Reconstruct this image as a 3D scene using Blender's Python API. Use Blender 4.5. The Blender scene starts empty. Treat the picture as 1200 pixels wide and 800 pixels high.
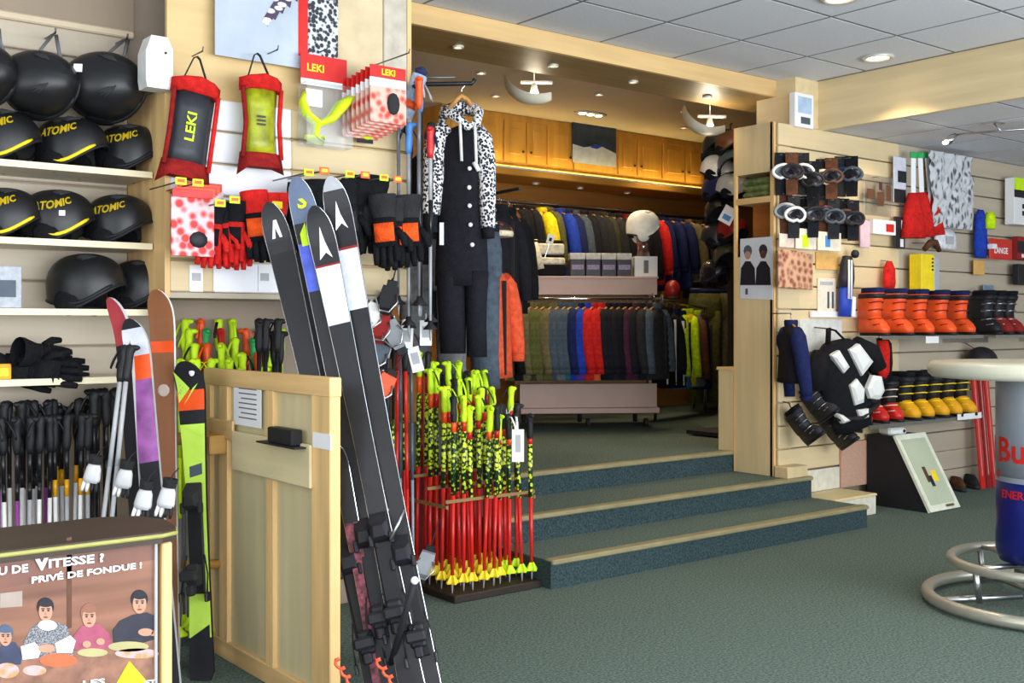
import bpy, math, random
from math import sin, cos, pi, radians, atan2, sqrt, hypot
from mathutils import Matrix, Vector
random.seed(7)
C = bpy.context.scene.collection
SC = bpy.context.scene
# ---------------------------------------------------------------- camera, light, exposure
H = 1.28; F = 1280.0; YAW = radians(51.8); Y0 = 380.0      # eye height, focal length in px of a 1200x800 frame, heading, horizon row
cam_d = bpy.data.cameras.new('camera'); cam = bpy.data.objects.new('camera', cam_d); C.objects.link(cam)
cam.location = (0, 0, H); cam.rotation_euler = (pi/2, 0, YAW - pi/2)
cam_d.sensor_width = 36; cam_d.lens = 36*F/1200; cam_d.shift_y = -(400-Y0)/1200; cam_d.clip_start = .05
SC.camera = cam
SC.view_settings.view_transform = 'Standard'; SC.view_settings.look = 'None'
SC.view_settings.gamma = 1; SC.view_settings.use_curve_mapping = False
SC.view_settings.exposure = -0.3
W = bpy.data.worlds.new('sky'); SC.world = W; W.use_nodes = True
W.node_tree.nodes['Background'].inputs[0].default_value = (.78, .88, 1, 1)
W.node_tree.nodes['Background'].inputs[1].default_value = 1.2
def area(name, loc, rot, sx, sy, e, col):
    d = bpy.data.lights.new(name, 'AREA'); d.shape = 'RECTANGLE'; d.size = sx; d.size_y = sy; d.energy = e; d.color = col
    o = bpy.data.objects.new(name, d); o.location = loc; o.rotation_euler = rot; C.objects.link(o); return o
def spot(name, loc, e, col, ang=100, blend=.6, r=.04, rot=(0,0,0)):
    d = bpy.data.lights.new(name, 'SPOT'); d.energy = e; d.color = col; d.spot_size = radians(ang); d.spot_blend = blend; d.shadow_soft_size = r
    o = bpy.data.objects.new(name, d); o.location = loc; o.rotation_euler = rot; C.objects.link(o); return o
DAY = (.93, .97, 1); WARM = (1, .78, .5)
area('daylight_front_window', (2.6, -1.45, 1.55), (radians(90), 0, 0), 9.0, 2.1, 330, DAY)      # daylight at the shop front behind the camera
area('ceiling_fill', (2.6, -1.4, 1.3), (radians(135), 0, 0), 9.0, 1.6, 390, (.9,.95,1))      # added fill lamp, aimed upward to brighten the ceiling
area('daylight_side_window', (-2.9, 1.2, 1.55), (radians(90), 0, radians(-90)), 4.0, 2.1, 90, DAY)

# ---------------------------------------------------------------- pixel -> place
FX, FY = cos(YAW), sin(YAW); RX, RY = sin(YAW), -cos(YAW)
def ray(px, py): u = (px-600)/F; return (FX+RX*u, FY+RY*u, -(py-Y0)/F)
def AY(px, py, Y): r = ray(px, py); t = Y/r[1]; return Vector((r[0]*t, Y, H+r[2]*t))     # on a wall y = Y
def AX(px, py, X): r = ray(px, py); t = X/r[0]; return Vector((X, r[1]*t, H+r[2]*t))     # on a wall x = X
def AZ(px, py, z): r = ray(px, py); t = (z-H)/r[2]; return Vector((r[0]*t, r[1]*t, z))   # on a floor or shelf at z
def AD(px, py, d): r = ray(px, py); return Vector((r[0]*d, r[1]*d, H+r[2]*d))             # at depth d

# ---------------------------------------------------------------- materials
MATS = {}
def hexc(c):
    if isinstance(c, str):
        c = [int(c[i:i+2], 16)/255 for i in (0, 2, 4)]; c = [(v/12.92 if v <= .04045 else ((v+.055)/1.055)**2.4) for v in c]
    return (c[0], c[1], c[2], 1)
def mat(name, col, rough=.55, metal=0, var=.12, scale=18, bump=0, bscale=None, emit=0, alpha=None, spec=.4, stretch=None):
    if name in MATS: return MATS[name]
    m = bpy.data.materials.new(name); m.use_nodes = True; nt = m.node_tree; b = nt.nodes['Principled BSDF']
    c = hexc(col); b.inputs['Roughness'].default_value = rough; b.inputs['Metallic'].default_value = metal
    b.inputs['Specular IOR Level'].default_value = spec
    tc = nt.nodes.new('ShaderNodeTexCoord'); src = tc.outputs['Object']
    if stretch:
        mp = nt.nodes.new('ShaderNodeMapping'); mp.inputs['Scale'].default_value = stretch; nt.links.new(src, mp.inputs[0]); src = mp.outputs[0]
    n = nt.nodes.new('ShaderNodeTexNoise'); n.inputs['Scale'].default_value = scale; n.inputs['Detail'].default_value = 4; nt.links.new(src, n.inputs['Vector'])
    r = nt.nodes.new('ShaderNodeValToRGB'); r.color_ramp.elements[0].position = .3; r.color_ramp.elements[1].position = .7
    lo = [max(0, v*(1-var)) for v in c[:3]]+[1]; hi = [min(1, v*(1+var)) for v in c[:3]]+[1]
    r.color_ramp.elements[0].color = lo; r.color_ramp.elements[1].color = hi
    nt.links.new(n.outputs[0], r.inputs[0]); nt.links.new(r.outputs[0], b.inputs['Base Color'])
    if bump:
        n2 = nt.nodes.new('ShaderNodeTexNoise'); n2.inputs['Scale'].default_value = bscale or scale*3; nt.links.new(src, n2.inputs['Vector'])
        bp = nt.nodes.new('ShaderNodeBump'); bp.inputs['Strength'].default_value = bump; bp.inputs['Distance'].default_value = .01
        nt.links.new(n2.outputs[0], bp.inputs['Height']); nt.links.new(bp.outputs[0], b.inputs['Normal'])
    if emit: b.inputs['Emission Color'].default_value = c; b.inputs['Emission Strength'].default_value = emit
    if alpha is not None: b.inputs['Alpha'].default_value = alpha
    MATS[name] = m; return m
def wood(name, col, axis='x', dark=.22, scale=9, rough=.5):
    st = {'x': (.12, 1.6, 1.6), 'y': (1.6, .12, 1.6), 'z': (1.6, 1.6, .12)}[axis]
    return mat(name, col, rough, 0, dark, scale, .06, 60, stretch=st)
def two(name, c1, c2, scale, thr=.5, soft=.03, rough=.6, kind='voronoi', stretch=None):   # flat printed two-tone pattern
    if name in MATS: return MATS[name]
    m = bpy.data.materials.new(name); m.use_nodes = True; nt = m.node_tree; b = nt.nodes['Principled BSDF']; b.inputs['Roughness'].default_value = rough
    tc = nt.nodes.new('ShaderNodeTexCoord'); src = tc.outputs['Object']
    if stretch:
        mp = nt.nodes.new('ShaderNodeMapping'); mp.inputs['Scale'].default_value = stretch; nt.links.new(src, mp.inputs[0]); src = mp.outputs[0]
    n = nt.nodes.new('ShaderNodeTexVoronoi' if kind == 'voronoi' else 'ShaderNodeTexNoise'); n.inputs['Scale'].default_value = scale; nt.links.new(src, n.inputs['Vector'])
    r = nt.nodes.new('ShaderNodeValToRGB'); r.color_ramp.elements[0].position = max(0, thr-soft); r.color_ramp.elements[1].position = min(1, thr+soft)
    r.color_ramp.elements[0].color = hexc(c1); r.color_ramp.elements[1].color = hexc(c2)
    nt.links.new(n.outputs[0], r.inputs[0]); nt.links.new(r.outputs[0], b.inputs['Base Color']); MATS[name] = m; return m
def clear(name, tint=(1,1,1), mixf=.12, rough=.05):       # thin clear film, pane or plastic
    if name in MATS: return MATS[name]
    m = bpy.data.materials.new(name); m.use_nodes = True; nt = m.node_tree; nt.nodes.remove(nt.nodes['Principled BSDF'])
    t = nt.nodes.new('ShaderNodeBsdfTransparent'); t.inputs[0].default_value = (*tint, 1)
    g = nt.nodes.new('ShaderNodeBsdfGlossy'); g.inputs['Roughness'].default_value = rough
    mx = nt.nodes.new('ShaderNodeMixShader'); mx.inputs[0].default_value = mixf
    nt.links.new(t.outputs[0], mx.inputs[1]); nt.links.new(g.outputs[0], mx.inputs[2])
    nt.links.new(mx.outputs[0], nt.nodes['Material Output'].inputs[0]); MATS[name] = m; return m
PAL = dict(black='16161a', ink='1d1d24', coal='2a2a2c', grey='6c6d70', lgrey='a9abae', white='e9e9e6', red='c8231f', dred='8a1d1c', orange='f0561f', neon='c9f01c',
    yellow='f0d21e', amber='e0a112', navy='1c2550', blue='2340a8', sky='4a86c8', teal='1f6a70', green='2fa05a', olive='5a5a30', khaki='6b6242', moss='3c3f28', brown='5a3826', plum='4a2438',
    purple='5b3a9a', violet='8d3f8e', pink='d98a8a', beige='cfb58a', cream='e8dcc0', tan='b08a5a', steel='8f9399', slate='4a5560', coral='f2603c')
def P(k, rough=.6, fab=False):
    n = k+('_cloth' if fab else '_plastic' if rough > .3 else '_gloss')
    return mat(n, PAL[k], .85 if fab else rough, 0, .25 if fab else .1, 30 if fab else 18, .5 if fab else 0, 160, spec=.15 if fab else .4)
def CL(k): return P(k, fab=True)
METAL = mat('brushed_metal', 'b9bbbe', .3, 1, .06, 40)
DMETAL = mat('dark_metal', '3a3b3f', .4, .8, .1, 40)
CHROME = mat('chrome', 'd8dadc', .12, 1, .03, 20)
WIRE = mat('hook_wire', '707274', .35, .9, .05, 20)
PINE = wood('pine', 'dcb67c', 'x'); PINE_Z = wood('pine_upright', 'dcb67c', 'z'); PINE_Y = wood('pine_lengthwise', 'dcb67c', 'y')
PINE_L = wood('pale_board', 'cdbf98', 'z', .1)
BEIGE = wood('beige_slat', 'c9b48c', 'x', .08); BEIGE_G = wood('grey_beige_slat', 'b9ac98', 'x', .07); SLAT_LIT = wood('warm_lit_slat', 'd9c39a', 'x', .08)
WHITE_S = mat('white_slat', 'e6e6ec', .45, 0, .03, 6)
CARPET = mat('green_carpet', '66756d', .95, 0, .5, 95, .9, 230, spec=.05)
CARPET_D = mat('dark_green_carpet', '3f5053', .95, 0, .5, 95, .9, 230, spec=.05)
CREAM_PAINT = mat('cream_paint', 'd9cdb4', .7, 0, .04, 3)
PAPER = mat('white_paper', 'e9e9ea', .6, 0, .03, 6)

# ---------------------------------------------------------------- mesh builder
class MB:
    def __init__(s): s.v = []; s.f = []; s.m = []; s.s = []; s.M = Matrix.Identity(4); s.k = 0
    def mat(s, k): s.k = k; return s
    def at(s, loc=(0,0,0), rot=(0,0,0), sc=(1,1,1)):
        s.M = Matrix.Translation(loc) @ (Matrix.Rotation(rot[2],4,'Z') @ Matrix.Rotation(rot[1],4,'Y') @ Matrix.Rotation(rot[0],4,'X')) @ Matrix.Diagonal((*sc,1)); return s
    def add(s, vs, fs, smooth=False):
        b = len(s.v); s.v += [tuple(s.M @ Vector(p)) for p in vs]
        for f in fs: s.f.append([b+i for i in f]); s.m.append(s.k); s.s.append(smooth)
        return s
    def box(s, c, d, bev=0):
        x, y, z = c; a, b, e = d[0]/2, d[1]/2, d[2]/2
        if bev:
            k = min(bev, a*.9, b*.9, e*.9); P_ = [(-a+k,-b+k),(a-k,-b+k),(a-k,b-k),(-a+k,b-k)]; O = [(-a,-b+k),(-a+k,-b),(a-k,-b),(a,-b+k),(a,b-k),(a-k,b),(-a+k,b),(-a,b-k)]
            def rg(o, zz, kk): return [(x+p[0]*(1-kk/a if abs(p[0])>=a-k-1e-9 else 1), y+p[1]*(1-kk/b if abs(p[1])>=b-k-1e-9 else 1), z+zz) for p in o]
            return s.loft([rg(O,-e,k), rg(O,-e+k,0), rg(O,e-k,0), rg(O,e,k)], True, True, False)
        v = [(x+i*a, y+j*b, z+k*e) for k in (-1,1) for j in (-1,1) for i in (-1,1)]
        return s.add(v, [(0,2,3,1),(4,5,7,6),(0,1,5,4),(2,6,7,3),(0,4,6,2),(1,3,7,5)])
    def bx(s, x0, x1, y0, y1, z0, z1, bev=0): return s.box(((x0+x1)/2,(y0+y1)/2,(z0+z1)/2), (abs(x1-x0),abs(y1-y0),abs(z1-z0)), bev)
    def loft(s, rings, cap0=True, cap1=True, smooth=True, closed=True):
        n = len(rings[0]); v = [p for r in rings for p in r]; f = []
        for i in range(len(rings)-1):
            for j in range(n if closed else n-1):
                k = (j+1) % n; f.append((i*n+j, i*n+k, (i+1)*n+k, (i+1)*n+j))
        s.add(v, f, smooth); b = len(s.v)-len(v)
        if cap0: s.f.append([b+j for j in range(n)][::-1]); s.m.append(s.k); s.s.append(False)
        if cap1: s.f.append([b+(len(rings)-1)*n+j for j in range(n)]); s.m.append(s.k); s.s.append(False)
        return s
    def tube(s, pts, r, n=8, cap=True, flat=1.0):
        pts = [Vector(p) for p in pts]; R = r if isinstance(r, (list, tuple)) else [r]*len(pts); rings = []; up = None
        for i, p in enumerate(pts):
            t = (pts[min(i+1,len(pts)-1)]-pts[max(i-1,0)]); t = t.normalized() if t.length > 1e-9 else Vector((0,0,1))
            if up is None: up = Vector((0,0,1)) if abs(t.z) < .9 else Vector((1,0,0))
            a = t.cross(up); a = a.normalized() if a.length > 1e-6 else t.orthogonal().normalized(); b = a.cross(t).normalized(); up = b
            rings.append([tuple(p+a*(R[i]*cos(2*pi*j/n))+b*(R[i]*flat*sin(2*pi*j/n))) for j in range(n)])
        return s.loft(rings, cap, cap)
    def cyl(s, p0, p1, r0, r1=None, n=12): return s.tube([p0, p1], [r0, r0 if r1 is None else r1], n)
    def lathe(s, prof, n=20, c=(0,0,0), smooth=True, cap=True):
        rings = [[(c[0]+r*cos(2*pi*j/n), c[1]+r*sin(2*pi*j/n), c[2]+z) for j in range(n)] for r, z in prof]
        return s.loft(rings, cap, cap, smooth)
    def ell(s, c, r, n=14, m=9, lo=-90, hi=90, e=1.0):
        rings = []
        for i in range(m+1):
            t = radians(lo+(hi-lo)*i/m); ct = max(cos(t), 1e-3)
            rings.append([(c[0]+r[0]*ct*math.copysign(abs(cos(2*pi*j/n))**e, cos(2*pi*j/n)), c[1]+r[1]*ct*math.copysign(abs(sin(2*pi*j/n))**e, sin(2*pi*j/n)), c[2]+r[2]*sin(t)) for j in range(n)])
        return s.loft(rings)
    def prism(s, pts, y0, y1, smooth=False):       # outline in x,z pushed from y0 to y1
        a = [(p[0], y0, p[1]) for p in pts]; b = [(p[0], y1, p[1]) for p in pts]
        return s.loft([a, b], True, True, smooth)
    def grid(s, fn, nu, nv, smooth=True):
        v = [fn(i/nu, j/nv) for j in range(nv+1) for i in range(nu+1)]
        f = [(j*(nu+1)+i, j*(nu+1)+i+1, (j+1)*(nu+1)+i+1, (j+1)*(nu+1)+i) for j in range(nv) for i in range(nu)]
        return s.add(v, f, smooth)
    def build(s, name, mats, parent=None, kind=None):
        me = bpy.data.meshes.new(name); me.from_pydata(s.v, [], s.f)
        mats = mats if isinstance(mats, (list, tuple)) else [mats]
        for m in mats: me.materials.append(m)
        me.polygons.foreach_set('material_index', s.m); me.polygons.foreach_set('use_smooth', s.s); me.update()
        o = bpy.data.objects.new(name, me); C.objects.link(o)
        if parent: o.parent = parent
        if kind: o['kind'] = kind
        return o
def tag(o, label, cat, group=None):
    o['label'] = label; o['category'] = cat
    if group: o['group'] = group
    return o
def thing(name, label, cat, loc=(0,0,0), rot=(0,0,0), group=None, sc=None):
    o = bpy.data.objects.new(name, None); o.empty_display_size = .05; C.objects.link(o); o.location = loc; o.rotation_euler = rot
    if sc: o.scale = (sc,)*3 if isinstance(sc, (int, float)) else sc
    return tag(o, label, cat, group)
KIDS = {}
def kids(o): return [c for c in bpy.data.objects if c.parent == o]
def dup(root, label, loc=None, rot=None, group=None, mats=None, sc=None):
    def cp(o, par):
        c = o.copy(); C.objects.link(c); c.parent = par
        if mats and o.type == 'MESH':
            base = o.name.split('.')[0]
            if base in mats:
                for sl, m in zip(c.material_slots, mats[base] if isinstance(mats[base], (list, tuple)) else [mats[base]]): sl.link = 'OBJECT'; sl.material = m
        for ch in KIDTAB.get(o.name, ()): cp(ch, c)
        return c
    KIDTAB = {}
    def walk(o):
        ks = [c for c in o.children]; KIDTAB[o.name] = ks
        for k in ks: walk(k)
    walk(root); r = cp(root, None); r['label'] = label
    if loc is not None: r.location = loc
    if rot is not None: r.rotation_euler = rot
    if sc: r.scale = (sc,)*3 if isinstance(sc, (int, float)) else sc
    if group: r['group'] = group
    return r
def setmat(root, mats):
    for ch in root.children_recursive:
        b = ch.name.split('.')[0]
        if b in mats and ch.type == 'MESH':
            for sl, m in zip(ch.material_slots, mats[b] if isinstance(mats[b], (list, tuple)) else [mats[b]]): sl.link = 'OBJECT'; sl.material = m
FONT_CACHE = {}
def text_mesh(txt, size, extrude=.0006, shear=0, sx=1, bold=0):
    cu = bpy.data.curves.new('lettering', 'FONT'); cu.body = txt; cu.size = size; cu.extrude = extrude; cu.shear = shear; cu.offset = bold
    cu.align_x = 'CENTER'; cu.align_y = 'CENTER'; cu.resolution_u = 2
    o = bpy.data.objects.new('lettering', cu); C.objects.link(o)
    bpy.context.view_layer.update()
    me = bpy.data.meshes.new_from_object(o.evaluated_get(bpy.context.evaluated_depsgraph_get()))
    bpy.data.objects.remove(o); bpy.data.curves.remove(cu)
    vs = [(v.co.x*sx, v.co.y, v.co.z) for v in me.vertices]; fs = [list(p.vertices) for p in me.polygons]; bpy.data.meshes.remove(me); return vs, fs
def lettering(txt, size, m, parent, fn, name='lettering', **kw):   # fn maps flat text (u right, v up, w out) to the surface
    vs, fs = text_mesh(txt, size, **kw); b = MB(); b.add([fn(*v) for v in vs], fs); return b.build(name, m, parent)
def struct(b, name, m, parent=None):
    o = b.build(name, m, parent)
    if not parent: o['kind'] = 'structure'
    return o
# ================================================================ the setting
ZC = 2.947; ZB = 3.215; ZL = 2.62; ZU = .411; R1 = .137      # ceilings, upper floor, riser
XL, XR, YF, YB = -3.0, 11.0, -1.6, 8.3
YW = 4.42; YP = 4.0; YRW = 4.6; XE = 5.82; XB = 6.3; YBM = 4.76
struct(MB().bx(XL, XR, YF, YB, -.1, 0), 'floor', CARPET)
# raised back floor
struct(MB().bx(2.7, XR, 4.96, YB, 0, ZU-.012), 'floor', CARPET)
st = thing('stair', 'three wide green carpeted steps with pale nosing strips', 'stairs', (0,0,0))
NOSE = [4.03, 4.45, 4.95]; XS = 6.02
NOSING = mat('beige_nosing', '8d8462', .6, 0, .12, 14)
for i, yn in enumerate(NOSE):
    z1 = R1*(i+1); x1 = XS+.0
    yb = NOSE[i+1]+.02 if i < 2 else 5.3
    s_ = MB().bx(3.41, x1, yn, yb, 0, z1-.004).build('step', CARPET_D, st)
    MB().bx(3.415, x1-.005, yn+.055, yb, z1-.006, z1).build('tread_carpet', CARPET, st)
    MB().bx(3.415, x1+.01, yn-.012, yn+.055, z1-.022, z1+.004, .006).build('nosing', NOSING, st)
# walls
WALLP = mat('wall_paint', 'cfc6b4', .8, 0, .05, 3)
struct(MB().bx(XL-.1, 2.59, YW, YW+.12, 0, ZC), 'wall_left', mat('brown_grey_wall', 'a09080', .8, 0, .05, 4))
struct(MB().bx(2.59, 2.7, YW+.12, YB, 0, 3.4), 'wall_upper_left', mat('ochre_wall', 'b08c5a', .8, 0, .06, 4))
struct(MB().bx(2.59, XR, YB, YB+.12, 0, 3.4), 'wall_back', wood('ochre_board', 'b07a3a', 'x', .2))
struct(MB().bx(XS+.03, XR+.1, YRW+.03, YRW+.33, 0, ZL), 'wall_right', mat('back_of_slats', '8d7f68', .8, 0, .06, 4))
struct(MB().bx(XR, XR+.1, YF, YRW, 0, 3), 'wall_end', WALLP)
struct(MB().bx(XR, XR+.1, YRW+.34, YB, 0, 3.4), 'wall_upper_right', mat('ochre_wall', 'b08c5a'))
# shop front behind the camera: sill, header and mullions around big panes
fr = MB()
fr.bx(XL, XR, YF-.1, YF, 0, .35); fr.bx(XL, XR, YF-.1, YF, 2.65, ZC)
for x in (XL+.05, -.6, 1.8, 4.2, 6.6, 9, XR-.05): fr.bx(x-.05, x+.05, YF-.1, YF, .35, 2.65)
struct(fr, 'wall_front', WALLP)
w1 = struct(MB().bx(XL, XR, YF-.06, YF-.05, .35, 2.65), 'window_1', clear('window_glass', (.97,.99,1), .06))
fr = MB(); fr.bx(XL-.1, XL, YF, -.9, 0, ZC); fr.bx(XL-.1, XL, 3.3, YW, 0, ZC); fr.bx(XL-.1, XL, -.9, 3.3, 0, .35); fr.bx(XL-.1, XL, -.9, 3.3, 2.65, ZC)
struct(fr, 'wall_side', WALLP)
struct(MB().bx(XL-.06, XL-.05, -.9, 3.3, .35, 2.65), 'window_2', clear('window_glass'))
# ceilings: suspended tiles in a thin grid
TILE = mat('ceiling_tile', 'd6d9e0', .9, 0, .04, 60, .25, 220, spec=.1); GRIDM = mat('ceiling_grid', '6d7076', .6, 0, .04, 20)
def tiled(name, x0, x1, y0, y1, z, gx, gy, p=.625):
    c = struct(MB().bx(x0, x1, y0, y1, z+.0015, z+.1), name, GRIDM)
    me = {}
    i0 = math.floor((x0-gx)/p); j0 = math.floor((y0-gy)/p)
    for i in range(i0, int((x1-gx)/p)+2):
        for j in range(j0, int((y1-gy)/p)+2):
            a, b = max(x0, gx+i*p), min(x1, gx+(i+1)*p); d, e = max(y0, gy+j*p), min(y1, gy+(j+1)*p)
            if b-a < .05 or e-d < .05: continue
            k = (round(b-a, 3), round(e-d, 3))
            if k not in me: me[k] = MB().box((0,0,.001), (k[0]-.022, k[1]-.022, .002)).build('ceiling_tile', TILE, c); o = me[k]
            else: o = me[k].copy(); C.objects.link(o)
            o.parent = c; o.location = ((a+b)/2, (d+e)/2, z)
    return c
tiled('ceiling', XL, XB, YF, YBM, ZC, 4.40, 4.21)
tiled('ceiling', XB+.04, XR, YF, YRW+.1, ZL, 6.95, 4.0)
struct(MB().bx(2.7, XR, YBM, YB, ZB, ZB+.1), 'ceiling', mat('back_ceiling_paint', 'cdc2ae', .85, 0, .04, 3))
# timber beams
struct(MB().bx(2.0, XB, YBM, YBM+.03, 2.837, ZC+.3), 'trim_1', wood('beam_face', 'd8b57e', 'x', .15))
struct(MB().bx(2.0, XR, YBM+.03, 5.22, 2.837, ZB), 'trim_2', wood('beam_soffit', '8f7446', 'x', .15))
struct(MB().bx(XB, XB+.04, YF, YRW-.001, ZL-.01, ZC+.3), 'trim_3', wood('beam_side', 'd9c49a', 'y', .1))

struct(MB().bx(XS+.03, XR, YRW+.0, YRW+.33, ZL+.001, ZB), 'trim_5', wood('beam_side', 'd9c49a'))

# ---------------------------------------------------------------- recessed lights
GLOW = mat('lamp_glow', 'fff1d0', .5, 0, 0, 5, emit=14); RIM = mat('lamp_rim', 'd5d2c8', .35, .3, .03, 10)
def downlight(p, r, label, e, ang=110, col=WARM, group=None):
    t = thing('downlight', label, 'ceiling light', p, group=group)
    MB().lathe([(r*.72, .002), (r*.78, -.012), (r, -.012), (r*1.04, 0), (r*.72, .004)], 20, cap=False).build('rim', RIM, t)
    MB().lathe([(.001, .0), (r*.5, -.002), (r*.72, .002)], 16, cap=False).build('bulb', GLOW, t)
    if e: spot('downlight_lamp', (p[0], p[1], p[2]-.03), e, col, ang)
    return t
for q, lb in (((1029, 67), 'round recessed downlight beside the pale right-hand timber beam'), ((985, -3), 'round recessed downlight two tiles out from the timber beam')):
    downlight(AZ(*q, ZC-.004), .095, lb, 55)
for q in ((-1, 1.5), (1.8, 2.3), (4.2, 1.0)): downlight((*q, ZC-.004), .095, 'round recessed downlight over the shop floor', 40, group='downlights over the shop floor')
for q in ((537, 54), (648, 76), (742, 95), (829, 113)): downlight(AZ(*q, 2.833), .032, 'small round downlight set in the brown beam soffit', 5, group='beam soffit downlights')
for q in ((564, 85), (581, 112), (702, 110), (802, 130), (801, 149)): downlight(AZ(*q, ZB-.004), .04, 'small round downlight in the back room ceiling', 44, group='back ceiling downlights')
t = thing('twin_downlight', 'oval twin recessed downlight in front of the wall cupboards', 'ceiling light', AZ(692, 133, ZB-.004), (0,0,0))
MB().ell((0,0,0), (.19,.09,.012), 20, 4).build('rim', RIM, t)
for dx in (-.1, 0, .1): MB().ell((dx,0,-.012), (.035,.035,.008), 10, 4).build('bulb', GLOW, t)
spot('downlight_lamp', AZ(692, 133, ZB-.05), 45, WARM, 110)
# ================================================================ generic ski goods
def ski(name, label, cat, L, w, segs, loc, rot, group=None, tip='round', bind=None, base=None, edge=None):
    """z runs tail to tip, the printed face looks to -y; segs = [(from 0..1, material)]"""
    t = thing(name, label, cat, loc, rot, group)
    N = 40; mats = [m for _, m in segs]+[base or P('black')]; b = MB(); rings = []; T = .011
    def wid(s): 
        k = w[1]+(w[0]-w[1])*max(0, 1-s/.45)**1.6 if s < .5 else w[1]+(w[2]-w[1])*max(0, (s-.5)/.42)**1.5 if s < .92 else w[2]
        if s > .93: k *= sqrt(max(.02, 1-((s-.93)/.07)**2.4))
        if s < .02: k *= .75+.25*sqrt(s/.02)
        return k/2
    def yo(s): return -(max(0, s-.88)/.12)**2*.05+ .012*sin(pi*min(1, s/.9))*1 - (max(0,.04-s)/.04)**2*.008
    ss = sorted(set([i/N for i in range(N+1)]+[.94,.96,.97,.985,.995]+[a for a, _ in segs]))
    for s in ss:
        h = wid(s); y = yo(s); z = s*L; rings.append([(-h, y, z), (h, y, z), (h+.0015, y+T, z), (-h-.0015, y+T, z)])
    for i in range(len(ss)-1):
        mid = (ss[i]+ss[i+1])/2; k = max(j for j, (a, _) in enumerate(segs) if a <= mid+1e-6)
        r0, r1 = rings[i], rings[i+1]
        b.mat(k).add([r0[0], r0[1], r1[1], r1[0]], [(0,1,2,3)])
        b.mat(len(segs)).add(r0+r1, [(1,2,6,5),(3,0,4,7),(2,3,7,6)])
    b.mat(len(segs)).add(rings[0], [(0,3,2,1)]); b.add(rings[-1], [(0,1,2,3)])
    body = b.build('ski_body', mats, t)
    if edge:
        e = MB()
        for sx in (-1, 1): e.tube([(sx*(wid(s)+.001), yo(s)+T*.7, s*L) for s in ss], .0022, 5)
        e.build('steel_edge', edge, t)
    t['_yo'] = 0
    if bind: binding(t, bind[0]*L, bind[1], yo(bind[0]))
    return t, (lambda u, s, o=.001: (u, yo(s)-o, s*L))
def binding(par, z, m, y0, k=1.0):
    bd = MB(); bd.bx(-.03*k, .03*k, y0-.012, y0+.0, z-.2*k, z+.2*k, .004); B = bd.build('binding', P('black', .4), par)
    toe = MB(); toe.loft([[(-.028*k, y0-.012, z+.2*k), (.028*k, y0-.012, z+.2*k), (.028*k, y0-.012, z+.1*k), (-.028*k, y0-.012, z+.1*k)], [(-.03*k, y0-.04*k, z+.17*k), (.03*k, y0-.04*k, z+.17*k), (.034*k, y0-.035*k, z+.11*k), (-.034*k, y0-.035*k, z+.11*k)], [(-.016*k, y0-.058*k, z+.155*k), (.016*k, y0-.058*k, z+.155*k), (.02*k, y0-.05*k, z+.12*k), (-.02*k, y0-.05*k, z+.12*k)]], True, True, False)
    toe.bx(-.042*k, -.028*k, y0-.045*k, y0-.02*k, z+.09*k, z+.13*k, .004).bx(.028*k, .042*k, y0-.045*k, y0-.02*k, z+.09*k, z+.13*k, .004); toe.build('toe_piece', m, B)
    h = MB(); h.bx(-.026*k, .026*k, y0-.05*k, y0-.012, z-.17*k, z-.09*k, .008); h.bx(-.034*k, .034*k, y0-.085*k, y0-.045*k, z-.15*k, z-.11*k, .008); h.bx(-.014*k, .014*k, y0-.075*k, y0-.04*k, z-.2*k, z-.16*k, .006); h.build('heel_piece', m, B)
    br = MB()
    for s in (-1, 1): br.tube([(s*.035*k, y0-.015, z-.06*k), (s*.048*k, y0-.02*k, z-.13*k), (s*.05*k, y0-.035*k, z-.2*k)], .003*k, 6); br.bx(s*.05*k-.005, s*.05*k+.005, y0-.05*k, y0-.02*k, z-.225*k, z-.19*k, .003)
    br.build('brake', DMETAL, B)
def pole_proto(L, kind='plain'):
    t = thing('ski_pole', 'ski pole', 'ski pole', (0,0,-50)); k = L; q = 1.45 if kind == 'star' else 1.0; f1, f2 = {'star': (.5,.82), 'high': (.69,.755)}.get(kind, (.45,.66))
    MB().cyl((0,0,.05), (0,0,k*f1), .0055*q, .0075*q, 8).build('shaft_lower', P('red', .35), t)
    MB().cyl((0,0,k*f1), (0,0,k*f2), .0078*q, .0082*q, 8).build('shaft_middle', P('black', .35), t)
    MB().cyl((0,0,k*f2), (0,0,k-.11), .0084*q, .0088*q, 8).build('shaft_upper', P('black', .35), t)
    MB().lathe([(.001,0),(.003,.004),(.005,.03),(.006,.06)], 8).build('tip', P('steel', .3), t)
    b = MB()
    if kind == 'star': 
        pts = []
        for i in range(16): a = 2*pi*i/16; r = .032 if i % 4 in (0,1) else .021; pts.append((r*cos(a), r*sin(a)))
        b.loft([[(x*.4, y*.4, .085) for x, y in pts], [(x, y, .052) for x, y in pts], [(x*.95, y*.95, .046) for x, y in pts]], True, True, False)
    else: b.lathe([(.008,.085),(.012,.07),(.03,.052),(.031,.047),(.008,.05)], 12)
    b.build('basket', P('neon'), t)
    g = MB(); g.tube([(0,0,k-.13),(0,0,k-.11),(.001,0,k-.085),(.003,0,k-.05),(.002,0,k-.025),(.008,0,k-.006),(.012,0,k)], [.010,.0145,.0165,.014,.0165,.019,.011], 10)
    g.ell((.018,0,k-.008), (.022,.013,.011), 8, 5); g.build('grip', P('black', .5), t)
    s = MB(); pts = [(0.0,.006,k-.01)]
    for i in range(9): a = pi*i/8; pts.append((-.018-.028*sin(a), .01+.012*sin(a), k-.012-.13*i/8 if i < 5 else k-.012-.13*(8-i)/8-.02*(8-i)/8))
    s.tube(pts, .006, 6, flat=.3); s.build('strap', P('coal', .8), t)
    return t
POLES = {}
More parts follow.
